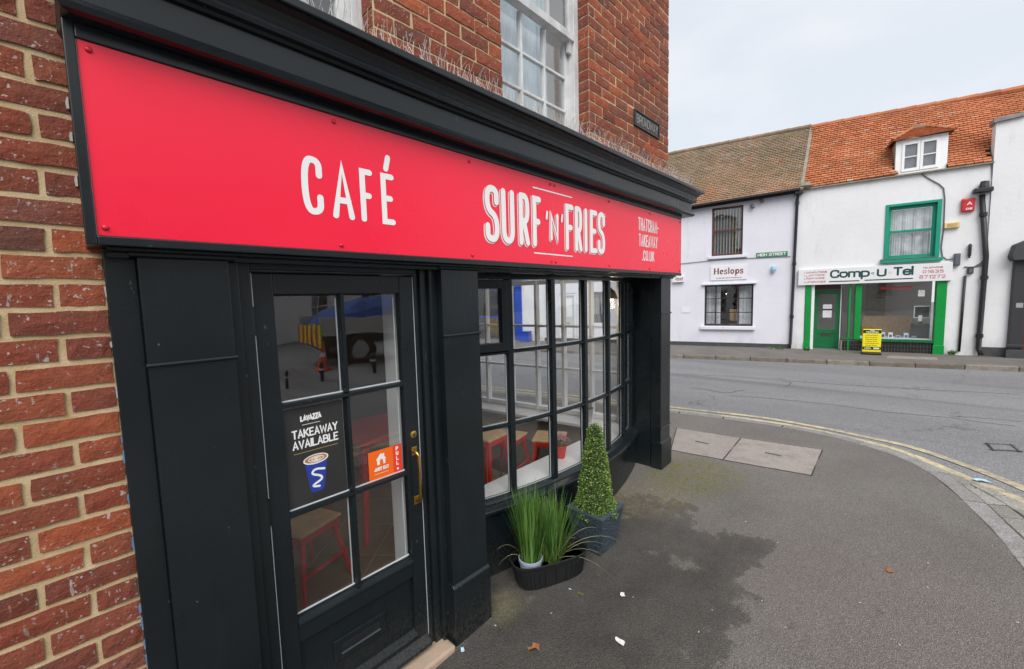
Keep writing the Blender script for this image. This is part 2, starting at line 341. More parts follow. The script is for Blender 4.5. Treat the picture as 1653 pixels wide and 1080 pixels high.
M['cup_blue'] = paint('blue_cup_print', (.02, .045, .30), .4, .05, 3, 0)
M['coffee'] = paint('coffee_print', (.42, .20, .08), .5, .2, 60, 0)
M['cup_glow'] = paint('pale_blue_print', (.17, .25, .36), .4, .1, 3, 0)
M['gold'] = paint('gold_print', (.50, .33, .10), .5, .1)
def leafm(name, a, b):
    g = G(name); c = g.mix(g.attr(), a, b); return g.done(c, .42, None, spec=.35)
M['box_leaf'] = leafm('box_leaf_green', (.035, .09, .014), (.28, .40, .10))
M['grass'] = leafm('grass_blade_green', (.018, .07, .012), (.16, .30, .06))
M['dry_grass'] = leafm('dry_blade', (.07, .11, .03), (.22, .20, .08))
M['soil'] = paint('potting_soil', (.012, .009, .006), .95, .4, 40, .8, 40)
g = G('slate_planter'); n = g.noise(34, 5, .6, scale3=(1, 1, 1.8)); c = g.mix(g.ramp(n, (.35, 0.), (.65, 1.)), (.028, .045, .06), (.06, .085, .105))
M['slate'] = g.done(c, .55, g.bump(n, .9, .02), spec=.35)
M['slate_rim'] = paint('slate_planter_rim', (.05, .07, .085), .5, .12, 10, .1)
M['pot_lilac'] = paint('pale_blue_pot', (.30, .35, .45), .45, .06)
M['zinc'] = paint('zinc_bucket', (.42, .42, .43), .4, .15, 12, .1, metal=.5)
M['pink'] = paint('pink_flower', (.62, .22, .36), .6, .3, 40)
M['leaf_dead'] = paint('dead_leaf', (.26, .10, .035), .8, .3, 40)
M['litter'] = paint('white_litter', (.70, .70, .68), .7, .05)
M['old_blue'] = paint('old_blue_paint', (.10, .22, .36), .7, .3, 40)
M['fleck'] = paint('pale_grit', (.42, .41, .38), .8, .1)
M['litter_blue'] = paint('pale_blue_litter', (.38, .56, .68), .6, .05)
M['blue'] = paint('blue_shopfront', (.008, .055, .42), .4, .05)
M['tarp'] = paint('blue_tarpaulin', (.012, .075, .30), .55, .3, 5, .6, 9)
M['truck'] = paint('pale_grey_truck', (.46, .46, .45), .4, .06)
M['tyre'] = paint('tyre_rubber', (.014, .014, .014), .8, .2)
M['hivis'] = paint('hi_vis_yellow', (.62, .60, .02), .6, .2)
M['cone'] = paint('traffic_cone_orange', (.75, .10, .01), .55, .05)
M['grey_render'] = render_mat('grey_render', (.42, .41, .40))
M['palm'] = leafm('palm_frond', (.012, .035, .010), (.04, .08, .02))
# ------------------------------------------------------------------ stroke lettering
GL = {'A':(4,'0,0 2,6 4,0|.7,1.9 3.3,1.9'),'B':(4,'0,0 0,6|~0,6 3.6,6 3.6,3.2 0,3.2|~0,3.2 4,3.2 4,0 0,0'),'C':(4,'~4,4.3 4,6 0,6 0,0 4,0 4,1.7'),
'D':(4,'0,0 0,6|~0,6 4,6 4,0 0,0'),'E':(3.4,'3.4,6 0,6 0,0 3.4,0|0,3.1 2.7,3.1'),'F':(3.4,'3.4,6 0,6 0,0|0,3 2.7,3'),'G':(4,'~4,4.4 4,6 0,6 0,0 4,0 4,2.8|4,2.8 2.3,2.8'),
'H':(4,'0,0 0,6|4,0 4,6|0,3 4,3'),'I':(0,'0,0 0,6'),'J':(3,'~3,6 3,0 0,0 0,1.8'),'K':(4,'0,0 0,6|3.8,6 0,2.3|1.2,3.5 4,0'),'L':(3.4,'0,6 0,0 3.4,0'),
'M':(5,'0,0 0,6 2.5,1.8 5,6 5,0'),'N':(4,'0,0 0,6 4,0 4,6'),'O':(4,'~2,6 4,6 4,0 0,0 0,6 2,6'),'P':(4,'0,0 0,6|~0,6 4,6 4,2.6 0,2.6'),'R':(4,'0,0 0,6|~0,6 4,6 4,2.8 0,2.8|1.8,2.8 4,0'),
'S':(4,'~4,4.5 4,6 0,6 0,3.5 4,2.7 4,0 0,0 0,1.5'),'T':(4,'0,6 4,6|2,6 2,0'),'U':(4,'~0,6 0,3 0,0 4,0 4,3 4,6'),'V':(4,'0,6 2,0 4,6'),'W':(6,'0,6 1.4,0 3,5 4.6,0 6,6'),
'X':(4,'0,0 4,6|0,6 4,0'),'Y':(4,'0,6 2,2.8 4,6|2,2.8 2,0'),'Z':(4,'0,6 4,6 0,0 4,0'),'-':(2.2,'0,2.8 2.2,2.8'),'.':(.3,'0,.1 .3,.1'),"'":(.4,'.4,6 0,4.5'),' ':(2,''),'/':(3,'0,0 3,6'),
'0':(4,'~2,6 4,6 4,0 0,0 0,6 2,6'),'1':(1.8,'.2,4.8 1.8,6 1.8,0'),'2':(4,'~0,4.4 0,6 4,6 4,3.4 0,0|0,0 4,0'),'3':(4,'~0,6 4,6 4,3.2 1.4,3.2|~1.4,3.2 4,3.2 4,0 0,0'),
'5':(4,'3.8,6 .2,6 .2,3.5|~.2,3.5 4,3.9 4,0 0,0'),'6':(4,'~3.6,6 0,6 0,0 4,0 4,3.5 .2,3.5'),'7':(4,'0,6 4,6 1.4,0'),'8':(4,'~2,6 3.8,6 3.8,3.2 .2,3.2 .2,6 2,6|~2,3.2 4,3.2 4,0 0,0 0,3.2 2,3.2'),
'o':(3.6,'~1.8,4.2 3.6,4.2 3.6,0 0,0 0,4.2 1.8,4.2'),'m':(5.6,'0,0 0,4.2|~0,2.4 0,4.2 2.8,4.2 2.8,2.2 2.8,0|~2.8,2.4 2.8,4.2 5.6,4.2 5.6,2.2 5.6,0'),'p':(3.6,'0,4.2 0,-2|~0,4.2 3.6,4.2 3.6,0 0,0'),
'e':(3.6,'0,2.2 3.6,2.2|~3.6,2.2 3.6,4.2 0,4.2 0,0 3.2,0 3.5,.8'),'l':(0,'0,6.4 0,0'),'s':(3,'~3,3.2 3,4.2 0,4.2 0,2.4 3,1.9 3,0 0,0 0,.9'),'b':(3.6,'0,6.2 0,0|~0,4.2 3.6,4.2 3.6,0 0,0'),
'*':(1,'.3,3 .7,3')}
GL['É'] = (3.4, GL['E'][1]+'|1.3,7.0 2.3,8.5')
def chaikin(p, it=3):
    for _ in range(it):
        q = [p[0]]
        for a, b in zip(p, p[1:]): q += [(a[0]*.75+b[0]*.25, a[1]*.75+b[1]*.25), (a[0]*.25+b[0]*.75, a[1]*.25+b[1]*.75)]
        p = q+[p[-1]]
    return p
def strokes(txt, gap):
    out = []; x = 0
    for ch in txt:
        wd, d = GL[ch]
        for st_ in d.split('|'):
            if not st_: continue
            sm_ = st_[0] == '~'; pts = [tuple(map(float, q.split(','))) for q in st_.lstrip('~').split()]
            if sm_: pts = chaikin(pts)
            out.append([(px+x, py) for px, py in pts])
        x += wd+gap
    return out, x-gap
def ribbon(mb, pts, wd, fn, dep, rnd=True):
    P = [Vector((a, b)) for a, b in pts]; L = []; Rr = []
    for i in range(len(P)):
        t0 = (P[i]-P[i-1]).normalized() if i else (P[1]-P[0]).normalized()
        t1 = (P[i+1]-P[i]).normalized() if i < len(P)-1 else t0
        n0 = Vector((-t0.y, t0.x)); n1 = Vector((-t1.y, t1.x)); mt = n0+n1
        mt = n1 if mt.length < 1e-4 else mt.normalized(); k = min(2.2, 1/max(.2, mt.dot(n1)))
        L.append(P[i]+mt*wd/2*k); Rr.append(P[i]-mt*wd/2*k)
    vs = [fn(p, dep) for p in L]+[fn(p, dep) for p in Rr]; n = len(P)
    mb.add(vs, [(i, i+1, n+i+1, n+i) for i in range(n-1)])
    if rnd:
        for e, q in ((0, 1), (-1, -2)):
            t = (P[e]-P[q]).normalized(); nn = Vector((-t.y, t.x)); arc = [P[e]+(nn*math.cos(a)+t*math.sin(a))*wd/2 for a in [math.pi*k/6 for k in range(7)]]
            mb.add([fn(p, dep) for p in arc], [tuple(range(7))])
def text(name, txt, x0, z0, width, height, sw, fn, mat_, parent, gap=1.6, rnd=True, shift=(0, 0), dep0=0, fx=None):
    """stroke text with its box at x0..x0+width, baseline z0, cap height; fn(Vector2, depth)->3-D"""
    st_, tw = strokes(txt, gap); kx = (width-sw)/max(tw, .01); ky = (height-sw)/6; mb = MB()
    for i, s_ in enumerate(st_):
        ribbon(mb, [(x0+sw/2+p[0]*kx+shift[0], z0+sw/2+p[1]*ky+shift[1]) for p in s_], sw, fn, dep0+i*.00012, rnd)
    return mb.build(name, mat_, parent, fix=False)
def ell(cx, cz, rx, rz, n=24): return [(cx+rx*math.cos(2*math.pi*k/n), cz+rz*math.sin(2*math.pi*k/n)) for k in range(n)]
# ================================================================== GROUND
def cat_rom(p, per=8):
    out = []
    for i in range(len(p)-1):
        a, b, c, d = [Vector(p[max(0, min(len(p)-1, k))]) for k in (i-1, i, i+1, i+2)]
        for k in range(per):
            t = k/per; out.append(.5*((2*b)+(c-a)*t+(2*a-5*b+4*c-d)*t*t+(3*b-a-3*c+d)*t**3))
    return out+[Vector(p[-1])]
def resample(p, step):
    out = [p[0]]; acc = 0
    for a, b in zip(p, p[1:]):
        L = (b-a).length; 
        while acc+L >= step:
            a = a+(b-a)*((step-acc)/L); L = (b-a).length; acc = 0; out.append(a)
        acc += L
    return out
def offset(p, d):
    out = []
    for i in range(len(p)):
        t = (p[min(i+1, len(p)-1)]-p[max(i-1, 0)]).normalized(); out.append(p[i]+Vector((t.y, -t.x))*d)
    return out
# kerb line runs from up the High Street, round the corner, back past the camera
kin = cat_rom([(2.6, 16), (3.7, 10.5), (4.6, 6.6), (5.25, 4.0), (5.61, 2.34), (5.80, 1.40), (5.80, .76), (5.63, .27), (5.28, -.11), (4.79, -.315), (4.39, -.425), (3.9, -.54), (3.0, -.65), (1, -.74), (-3, -.77), (-14, -.77)], 14)
kin = resample(kin, .05); kout = offset(kin, -.132)
yin = resample(cat_rom([(2.85, 16), (3.95, 10.5), (4.85, 6.6), (5.48, 4.0), (5.80, 2.41), (6.0, 1.36), (5.98, .74), (5.8, .16), (5.61, -.10), (5.2, -.44), (4.88, -.71), (4.2, -.98), (3, -1.08), (1, -1.1), (-3, -1.1), (-14, -1.1)], 14), .05)
yout = resample(cat_rom([(3.05, 16), (4.15, 10.5), (5.05, 6.6), (5.66, 4.0), (5.95, 2.47), (6.18, 1.40), (6.15, .77), (6.04, .28), (5.91, -.1), (5.56, -.47), (5.2, -.75), (4.6, -1.1), (3.6, -1.27), (1, -1.32), (-3, -1.32), (-14, -1.32)], 14), .05)
mb = MB(); xs = [-60+.75*i for i in range(187)]; ys = [-60+1.5*i for i in range(81)]
mb.add([(x, y, gh(x)) for x in xs for y in ys], [(i*81+j, (i+1)*81+j, (i+1)*81+j+1, i*81+j+1) for i in range(186) for j in range(80)])
RDO = struct(mb.build('road', M['road'], fix=False))
mb = MB(); NS = 14; vs = []
for p in kin[::2]:
    if p.y > 2.2: tgt = Vector((1.2, p.y))
    elif p.x > 3.4: tgt = Vector((3.4, 2.3)) if p.x < 5.8 or p.y < 1.4 else Vector((3.4, 2.3))
    else: tgt = Vector((p.x, 2.3))
    for k in range(NS+1):
        q = p.lerp(tgt, k/NS); vs.append((q.x, q.y, gh(q.x)+.012))
n = len(kin[::2]); mb.add(vs, [(i*(NS+1)+j, i*(NS+1)+j+1, (i+1)*(NS+1)+j+1, (i+1)*(NS+1)+j) for i in range(n-1) for j in range(NS)])
struct(mb.build('pavement', M['pavement'], fix=False))
def bed(name, a, b, z, m):
    mb = MB(); n = min(len(a), len(b)); mb.add([(p.x, p.y, gh(p.x)+z) for p in a[:n]]+[(p.x, p.y, gh(p.x)+z) for p in b[:n]], [(i, i+1, n+i+1, n+i) for i in range(n-1)])
    return struct(mb.build(name, m, fix=False))
kerb = bed('kerb', kin, kout, .006, M['moss_joint'])
i = 0
while i < len(kin)-20:
    L = random.choice([11, 13, 15, 17]) if kin[i].x > 3 and kin[i].y < 5 else 18
    j = min(i+L, len(kin)-1)
    a = kin[i:j+1]; b = kout[i:j+1]
    if a[0].y < 7 and a[0].x > -2.5:
        mb = MB(); st_ = max(1, L//4); idx = list(range(0, L, st_))+[L]; top = .016+random.uniform(-.002, .003)
        vi = [a[k] for k in idx]+[b[k] for k in idx][::-1]; cxy = sum(vi, Vector((0, 0)))/len(vi)
        vi = [cxy+(v-cxy)*(1-.008/max(.02, (v-cxy).length)) for v in vi]
        mb.prism([tuple(v) for v in vi], lambda p, t: (p[0], p[1], gh(p[0])+t), -.05, top)
        mb.build('kerb_stone', M['kerb'], kerb, bev=.004, seg=1)
    i = j
# granite setts between the kerb and the yellow lines
def near(p, line): return min(line, key=lambda q: (q-p).length)
rows = [p for p in kout if p.x > 2.2 and p.y < .42]
inn = [near(p, yin) for p in rows]
inn = [p+(q-p)*max(0, 1-.045/max(.05, (q-p).length)) for p, q in zip(rows, inn)]
setts = bed('sett_channel', rows, inn, .003, M['moss_joint'])
gaps = [(q-p).length for p, q in zip(rows, inn)]; i0 = next((i for i, v in enumerate(gaps) if v > .12), len(rows))
def sett_row(lo, hi, r0, r1, ph):
    i = lo
    while i < hi-1:
        L = random.choice([3, 4, 4, 5]) if i > lo else 2+ph; a, b = i, min(i+L, hi-1)
        q = [rows[a].lerp(inn[a], r0), rows[b].lerp(inn[b], r0), rows[b].lerp(inn[b], r1), rows[a].lerp(inn[a], r1)]
        if (q[3]-q[0]).length > .022:
            cxy = sum(q, Vector((0, 0)))/4; q = [v+(cxy-v).normalized()*random.uniform(.006, .010) for v in q]; tp = .011+random.uniform(-.003, .004)
            MB().prism([tuple(v) for v in q], lambda p, t: (p[0], p[1], gh(p[0])+t), -.04, tp).build('sett', M['sett'], setts, bev=.005, seg=1)
        i = b
sett_row(0, i0+1, 0, 1, 0); sett_row(i0, len(rows), 0, .5, 0); sett_row(i0, len(rows), .5, 1, 2)
def line(name, p, wd):
    a = offset(p, wd/2); b = offset(p, -wd/2); mb = MB(); n = len(p)
    mb.add([(v.x, v.y, gh(v.x)+.005) for v in a]+[(v.x, v.y, gh(v.x)+.005) for v in b], [(i, i+1, n+i+1, n+i) for i in range(n-1)])
    return struct(mb.build(name, M['yellow'], fix=False))
line('yellow_line_inner', yin, .088); line('yellow_line_outer', yout, .095)
# concrete chamber covers let into the pavement
def cover(px, label):
    q = [onG(x, y, .016) for x, y in px]; t = thing('chamber_cover', label, 'cover', q[0], group='concrete chamber covers in the pavement')
    c_ = sum(q, Vector())/4; o0 = Vector(q[0]); q = [c_+(v-c_)*.992 for v in q]
    mb = MB(); mb.prism([(v.x-o0.x, v.y-o0.y) for v in q], lambda p, t_: (p[0], p[1], gh(p[0]+o0.x)+t_-o0.z), -.03, .017); mb.build('slab', M['slab'], t, bev=.004, seg=1)
    e = [c_+(v-c_)*1.03 for v in q]
    MB().prism([(v.x-o0.x, v.y-o0.y) for v in e], lambda p, t_: (p[0], p[1], gh(p[0]+o0.x)+t_-o0.z), -.03, .0145).build('joint', M['crack'], t)
    mid = (c_-o0); MB().box(mid.x-.012, mid.y-.07, gh(c_.x)+.014-o0.z, mid.x+.012, mid.y+.07, gh(c_.x)+.0182-o0.z).build('lifting_slot', M['plinth_dark'], t)
    return t
cover([(1196.3, 706.8), (1327.3, 725.9), (1309.4, 766.8), (1167.6, 741.7)], 'concrete chamber cover in the pavement, the one farther from the shop')
cover([(1092.3, 690.7), (1195.3, 706.6), (1166.6, 741.5), (1082.9, 726)], 'concrete chamber cover in the pavement beside the shop corner pilaster')
q = [onG(x, y, .006) for x, y in [(1594, 716.5), (1632.3, 719.4), (1645, 728), (1602.8, 725.5)]]
dc = thing('road_cover', 'small iron utility cover outlined in black sealant in the road', 'cover', q[0])
o0 = q[0]; c_ = sum(q, Vector())/4
MB().prism([(v.x-o0.x, v.y-o0.y) for v in q], lambda p, t: (p[0], p[1], t), -.03, .002).build('plate', M['road'], dc)
for k in range(4):
    a, b = q[k]-o0, q[(k+1) % 4]-o0; dd = (b-a)*.12; mb = MB(); ribbon(mb, [(a.x-dd.x, a.y-dd.y), ((a.x+b.x)/2+random.uniform(-.01, .01), (a.y+b.y)/2), (b.x+dd.x, b.y+dd.y)], .022, lambda p, d: (p.x, p.y, d), .004+.0004*k); mb.build('sealant_line', M['crack'], dc, fix=False)
# open cracks and a worn trench line in the road surface
rr = random.Random(77)
for pts, wd in (([(1178, 638.7), (1225, 641.5), (1275, 646), (1340, 653), (1390, 659.5), (1436, 665.6), (1526, 673.5), (1590, 682), (1649, 689)], .016), ([(1533, 671), (1590, 675), (1653, 681)], .014), ([(1117, 626), (1140, 628.5), (1153, 631.5), (1175, 634), (1190, 631), (1204, 629.7)], .02), ([(1262, 616), (1272, 616), (1276, 619), (1272, 623), (1264, 624.5)], .02), ([(1090, 603.5), (1200, 609), (1330, 619), (1500, 629), (1653, 637)], .03)):
    w_ = [onG(x, y, .003) for x, y in pts]; fine_ = resample(cat_rom([(p.x, p.y) for p in w_], 6), .06); fine_ = [(p.x+rr.uniform(-.014, .014), p.y+rr.uniform(-.014, .014)) for p in fine_]
    mb = MB(); ribbon(mb, fine_, wd, lambda p, d: (p.x, p.y, gh(p.x)+d), .0032, False); mb.build('crack', M['crack_soft'], RDO, fix=False)
# far pavement and its kerb
CF = Frame((16.1, 2.6), (.15, -.9887)); HF = Frame((16.1, 2.6), (.24, -.9708))
fk = resample(cat_rom([(5.5, 30), (9.6, 16), (11.4, 10), (12.75, 5.34), (13.45, 3.1), (14.0, 1.08), (14.52, -.6), (14.93, -2.02), (15.6, -5), (16.6, -12), (18, -30)], 10), .3)
fk2 = offset(fk, -.13)
bl = []
for p in fk: bl.append(p+Vector((3.2, .6)))
mb = MB(); n = len(fk)
mb.add([(p.x, p.y, -.062) for p in fk2]+[(p.x, p.y, -.04) for p in bl], [(i, i+1, n+i+1, n+i) for i in range(n-1)])
g = G('far_pavement_tarmac'); c = g.mix(g.ramp(g.noise(1.2, 6, .65), (.35, 0.), (.65, 1.)), (.115, .105, .098), (.155, .14, .13)); M['far_pave'] = g.done(c, .9, g.bump(g.noise(60, 4), .5, .006))
fp = struct(mb.build('far_pavement', M['far_pave'], fix=False))
for i in range(0, n-3, 3):
    a, b, c, d = fk[i], fk[i+3], fk2[i+3], fk2[i]
    if abs(a.y) < 11:
        v = [a.lerp(b, .008), a.lerp(b, .992), d.lerp(c, .992), d.lerp(c, .008)]; tp = -.058+random.uniform(-.004, .004)
        MB().prism([tuple(x) for x in v], lambda p, t: (p[0], p[1], t), -.25, tp).build('kerb_stone', M['far_kerb'], fp, bev=.012, seg=1)
q = [CF(x, y) for x, y in [(1433, 575.5), (1512, 578), (1515, 582.5), (1431, 579)]]
pq = [onZ(x, y, -.048) for x, y in [(1433, 574.5), (1512, 577), (1514, 581), (1431, 578)]]
tag(MB().prism([(v.x, v.y) for v in pq], lambda p, t: (p[0], p[1], t), -.09, -.044).build('chamber_cover', M['slab']), 'pale concrete chamber cover in the far pavement below the computer shop window', 'cover')
# ================================================================== CORNER SHOP
B = thing('corner_shop', 'red brick corner building with black painted shopfront and bow window', 'building', (0, 0, 0))
# brick shapes shared between alike bricks
def brick_mesh(k):
    rr = random.Random(k); mb = MB(); nx, nz = 5, 2; vs = []; fs = []
    for j in range(nz+1):
        for i in range(nx+1):
            ex = i in (0, nx); ez = j in (0, nz)
            vs.append((i/nx-.5+(rr.uniform(-.012, .012) if ex else 0), -.5+(rr.uniform(.0, .035) if ex or ez else rr.uniform(-.045, .0)), j/nz-.5+(rr.uniform(-.03, .03) if ez else 0)))
    base = len(vs); border = [i for i in range(nx+1)]+[(j*(nx+1)+nx) for j in range(1, nz+1)]+[nz*(nx+1)+i for i in range(nx-1, -1, -1)]+[j*(nx+1) for j in range(nz-1, 0, -1)]
    for j in range(nz):
        for i in range(nx): a = j*(nx+1)+i; fs.append((a, a+1, a+nx+2, a+nx+1))
    for b_ in border: x, y, z = vs[b_]; vs.append((x, .5, z))
    m = len(border)
    for i in range(m): fs.append((border[(i+1) % m], border[i], base+i, base+(i+1) % m))
    return mb.add(vs, fs).mesh('brick_shape', M['brick'], smooth=False)
BR = [brick_mesh(k) for k in range(9)]
def brick(parent, x, y, z, sx, sy, sz, rz=0):
    o = bpy.data.objects.new('brick', random.choice(BR)); COL.objects.link(o); o.parent = parent
    o.location = (x, y, z); o.scale = (sx, sy, sz); o.rotation_euler = (random.uniform(-.012, .012), random.uniform(-.012, .012), rz)
    return o
rest = MB()
def course_wall(parent, x0, x1, z0, z1, yf, pitch, len_, zref, joint, ends=True, single=lambda x: True, phase=0, jit=.006):
    """stretcher bond on the plane y = yf (faces -y)"""
    k0 = math.ceil((z0-zref)/pitch)
    k = k0
    while zref+(k+1)*pitch <= z1+1e-6:
        zc = zref+(k+.5)*pitch; x = x1-(len_ if (k+phase) % 2 else len_*.5)
        hi = x1; 
        while hi > x0+.02:
            lo = max(x, x0); j = joint/2; a, b = lo+(j if lo > x0 else 0)+random.uniform(-.002, .002), hi-(j if hi < x1 else 0)+random.uniform(-.002, .002)
            if b-a > .02:
                yy = yf+random.uniform(-.0025, .0025); sz = pitch-joint+random.uniform(-.003, .002)
                if single(.5*(a+b)): brick(parent, (a+b)/2, yy+.03, zc+random.uniform(-.0015, .0015), b-a, .06, sz)
                else: rest.box(a, yy, zc-sz/2, b, yy+.06, zc+sz/2)
            hi = x; x -= len_*random.uniform(.985, 1.015)
        k += 1
# left wall
lw_ = MB().box(-6, 1.7275, -.7, .07, 1.97, 6.2).build('wall', M['mortar'], B)
course_wall(lw_, -2.6, .064, -.12, 2.95, 1.722, .0764, .196, 1.834, .0155, single=lambda x: x > -.47)
# upper wall
uw = MB().box(1.0, 1.7445, 2.06, 1.80, 1.97, 6.2).box(2.71, 1.7445, 2.06, 4.085, 1.97, 6.2).box(.07, 1.7445, 2.06, .12, 1.97, 6.2).box(.12, 1.83, 2.06, 1.0, 1.97, 2.9).box(1.8, 1.83, 2.06, 2.71, 1.97, 2.93).build('wall', M['mortar'], B)
UZ = onY(952, 130+262/8.265, 1.74).z
course_wall(uw, 1.005, 1.797, 2.72, 3.62, 1.74, .0739, .199, UZ, .011, phase=1)
course_wall(uw, 2.712, 4.083, 2.72, 4.72, 1.74, .0739, .199, UZ, .011)
k = math.ceil((2.72-UZ)/.0739)
while UZ+(k+1)*.0739 < 4.72:   # headers in the window reveals
    zc = UZ+(k+.5)*.0739
    brick(uw, 2.735, 1.792, zc, .092, .06, .063, -math.pi/2); 
    k += 1
k = math.ceil((2.85-UZ)/.0739)
while UZ+(k+1)*.0739 < 3.62:
    brick(uw, 1.025, 1.792, UZ+(k+.5)*.0739, .092, .06, .063, -math.pi/2); k += 1
stuff(rest.build('brickwork', M['brick'], B))
ED = Vector((-.16, .987)).normalized(); EN = Vector((ED.y, -ED.x))     # end wall direction and its outward normal
def E_(s, o, z): p = Vector((4.085, 1.75))+ED*s+EN*o; return (p.x, p.y, z)
def ebox(mb, s0, s1, o0, o1, z0, z1): return mb.prism([(s0, o0), (s1, o0), (s1, o1), (s0, o1)], lambda p, t: E_(p[0], p[1], t), z0, z1)
mb = MB(); ebox(mb, .06, .42, -.22, -.006, .0, 6.2); ebox(mb, 2.75, 6, -.22, 0, -.2, 6.2); ebox(mb, .42, 2.75, -.22, 0, -.2, .46); ebox(mb, .42, 2.75, -.22, 0, 2.04, 6.2)
mb.build('end_wall', M['render'], B)
mb = MB(); ebox(mb, .42, 5.9, -.235, -.223, .1, .44); mb.build('dado', M['tan_wall'], B)
MB().box(-.2, 5.6, -.2, 3.4, 5.8, 2.6).build('back_wall', M['brown_wall'], B); MB().box(-.4, 1.98, -.2, -.2, 5.8, 2.6).build('side_wall', M['pale_wall'], B)
MB().box(-6, 1.8, 6.2, 4.0, 7.5, 6.4).build('roof', M['lead'], B)
# pilasters
def pilaster(x0, x1, zb, zpl, zm, zt=1.985, cap=True):
    t = link('pilaster', None, B); mb = MB().box(x0, 1.66, zb, x1, 1.76, zt); mb.build('shaft', M['black'], t, bev=.003)
    MB().box(x0-.008, 1.645, zb-.1, x1+.008, 1.75, zpl).prism([(1.645, zpl), (1.66, zpl+.014), (1.70, zpl+.014), (1.70, zpl)], lambda p, q: (q, p[0], p[1]), x0-.008, x1+.008).build('plinth', M['black'], t, bev=.003)
    for z in zm: MB().tube([(x0-.004, 1.658, z), (x1+.004, 1.658, z)], .0075, 8).build('moulding', M['black'], t)
    if cap:
        MB().prism([(1.66, 1.978), (1.648, 1.984), (1.645, 1.991), (1.636, 1.996), (1.634, 2.003), (1.70, 2.003), (1.70, 1.978)], lambda p, q: (q, p[0], p[1]), x0-.018, x1+.018).build('cap', M['black'], t)
    return t
pilaster(.138, .367, -.15, .30, [1.655]); pilaster(1.247, 1.488, -.1, .325, [1.652]); pilaster(3.762, 3.975, .05, .405, [1.652, .555])
def blk(name, *c, bev=.003): return MB().box(*c).build(name, M['black'], B, bev)
blk('shopfront_strip', .067, 1.70, -.2, .138, 1.80, 2.0)
blk('shopfront_strip', .367, 1.695, -.2, .402, 1.80, 2.0)
blk('shopfront_strip', 1.203, 1.70, -.1, 1.247, 1.80, 2.0)
# recess side panel beside the corner pilaster, and behind the middle one
blk('recess_panel', 3.765, 1.765, .0, 3.80, 2.06, 2.1); blk('recess_panel', 1.49, 1.765, -.1, 1.53, 2.06, 2.1)
blk('corner_post', 3.80, 1.765, .0, 4.03, 1.90, 2.1)
df = link('door_frame', None, B)
for c in ((.402, 1.715, -.05, .443, 1.82, 1.985), (1.140, 1.74, -.02, 1.165, 1.82, 1.985), (1.165, 1.722, -.02, 1.203, 1.82, 1.985), (.443, 1.715, 1.958, 1.140, 1.82, 1.995)): MB().box(*c).build('jamb', M['black'], df, bev=.004)
MB().box(.443, 1.712, 1.952, 1.140, 1.716, 1.957).build('pale_edge', M['plinth_dark'], df)
MB().box(1.143, 1.825, .0, 1.205, 2.06, 2.05).build('inner_jamb', M['white'], df, bev=.004); MB().box(.39, 1.825, .0, .436, 2.06, 2.05).build('inner_jamb', M['white'], df, bev=.004)
# fascia box, its frame and the mouldings
fb = link('fascia', None, B)
MB().box(.036, 1.605, 2.006, 4.058, 1.735, 2.60).build('box', M['black'], fb)
MB().box(.034, 1.590, 2.004, .0565, 1.61, 2.575).box(.0565, 1.590, 2.004, 4.06, 1.61, 2.0285).box(.0565, 1.592, 2.536, 4.06, 1.61, 2.575).build('frame', M['black'], fb, bev=.003)
MB().prism([(1.63, 2.004), (1.63, 1.996), (1.655, 1.990), (1.66, 1.978), (1.72, 1.978), (1.72, 2.004)], lambda p, q: (q, p[0], p[1]), .075, 4.03).build('bed_moulding', M['black'], fb)
MB().box(1.49, 1.66, 2.0, 3.80, 2.1, 2.03).box(.1, 1.70, 1.996, 1.3, 1.95, 2.02).build('soffit', M['black'], fb)
# cornice: one moulded profile mitred round both ends
prof = [(-.06, 2.578), (.052, 2.572), (.066, 2.577), (.0735, 2.59), (.067, 2.603), (.055, 2.609), (.05, 2.613), (.05, 2.692), (.062, 2.695), (.07, 2.703), (.084, 2.709), (.088, 2.722), (.086, 2.734), (.083, 2.737), (.088, 2.752), (.102, 2.768), (.124, 2.779), (.138, 2.781), (.140, 2.785), (.140, 2.806), (.136, 2.811), (-.06, 2.835)]
mb = MB(); P0 = [lambda o, z: (.10-o, 1.86, z), lambda o, z: (.10-o, 1.60-o, z), lambda o, z: (4.14+o, 1.60-o, z), lambda o, z: (4.14+o, 1.86, z)]
# long run subdivided so the old timber can sag a few millimetres
path = [P0[0], P0[1]]+[(lambda f: (lambda o, z: ((.10-o)*(1-f)+(4.14+o)*f, 1.60-o, z-.006*math.sin(math.pi*f)+.0015*math.sin(17*f))))(i/24) for i in range(1, 24)]+[P0[2], P0[3]]
vs = [fn(o, z) for fn in path for o, z in prof]; m = len(prof)
mb.add(vs, [(i*m+j, i*m+j+1, (i+1)*m+j+1, (i+1)*m+j) for i in range(len(path)-1) for j in range(m-1)])
mb.box(.10, 1.64, 2.60, 4.14, 1.80, 2.82)
mb.build('cornice', M['black'], B)
# doorstep
MB().box(.405, 1.632, -.12, 1.226, 1.83, .035).build('doorstep', M['stone_step'], B, bev=.012)
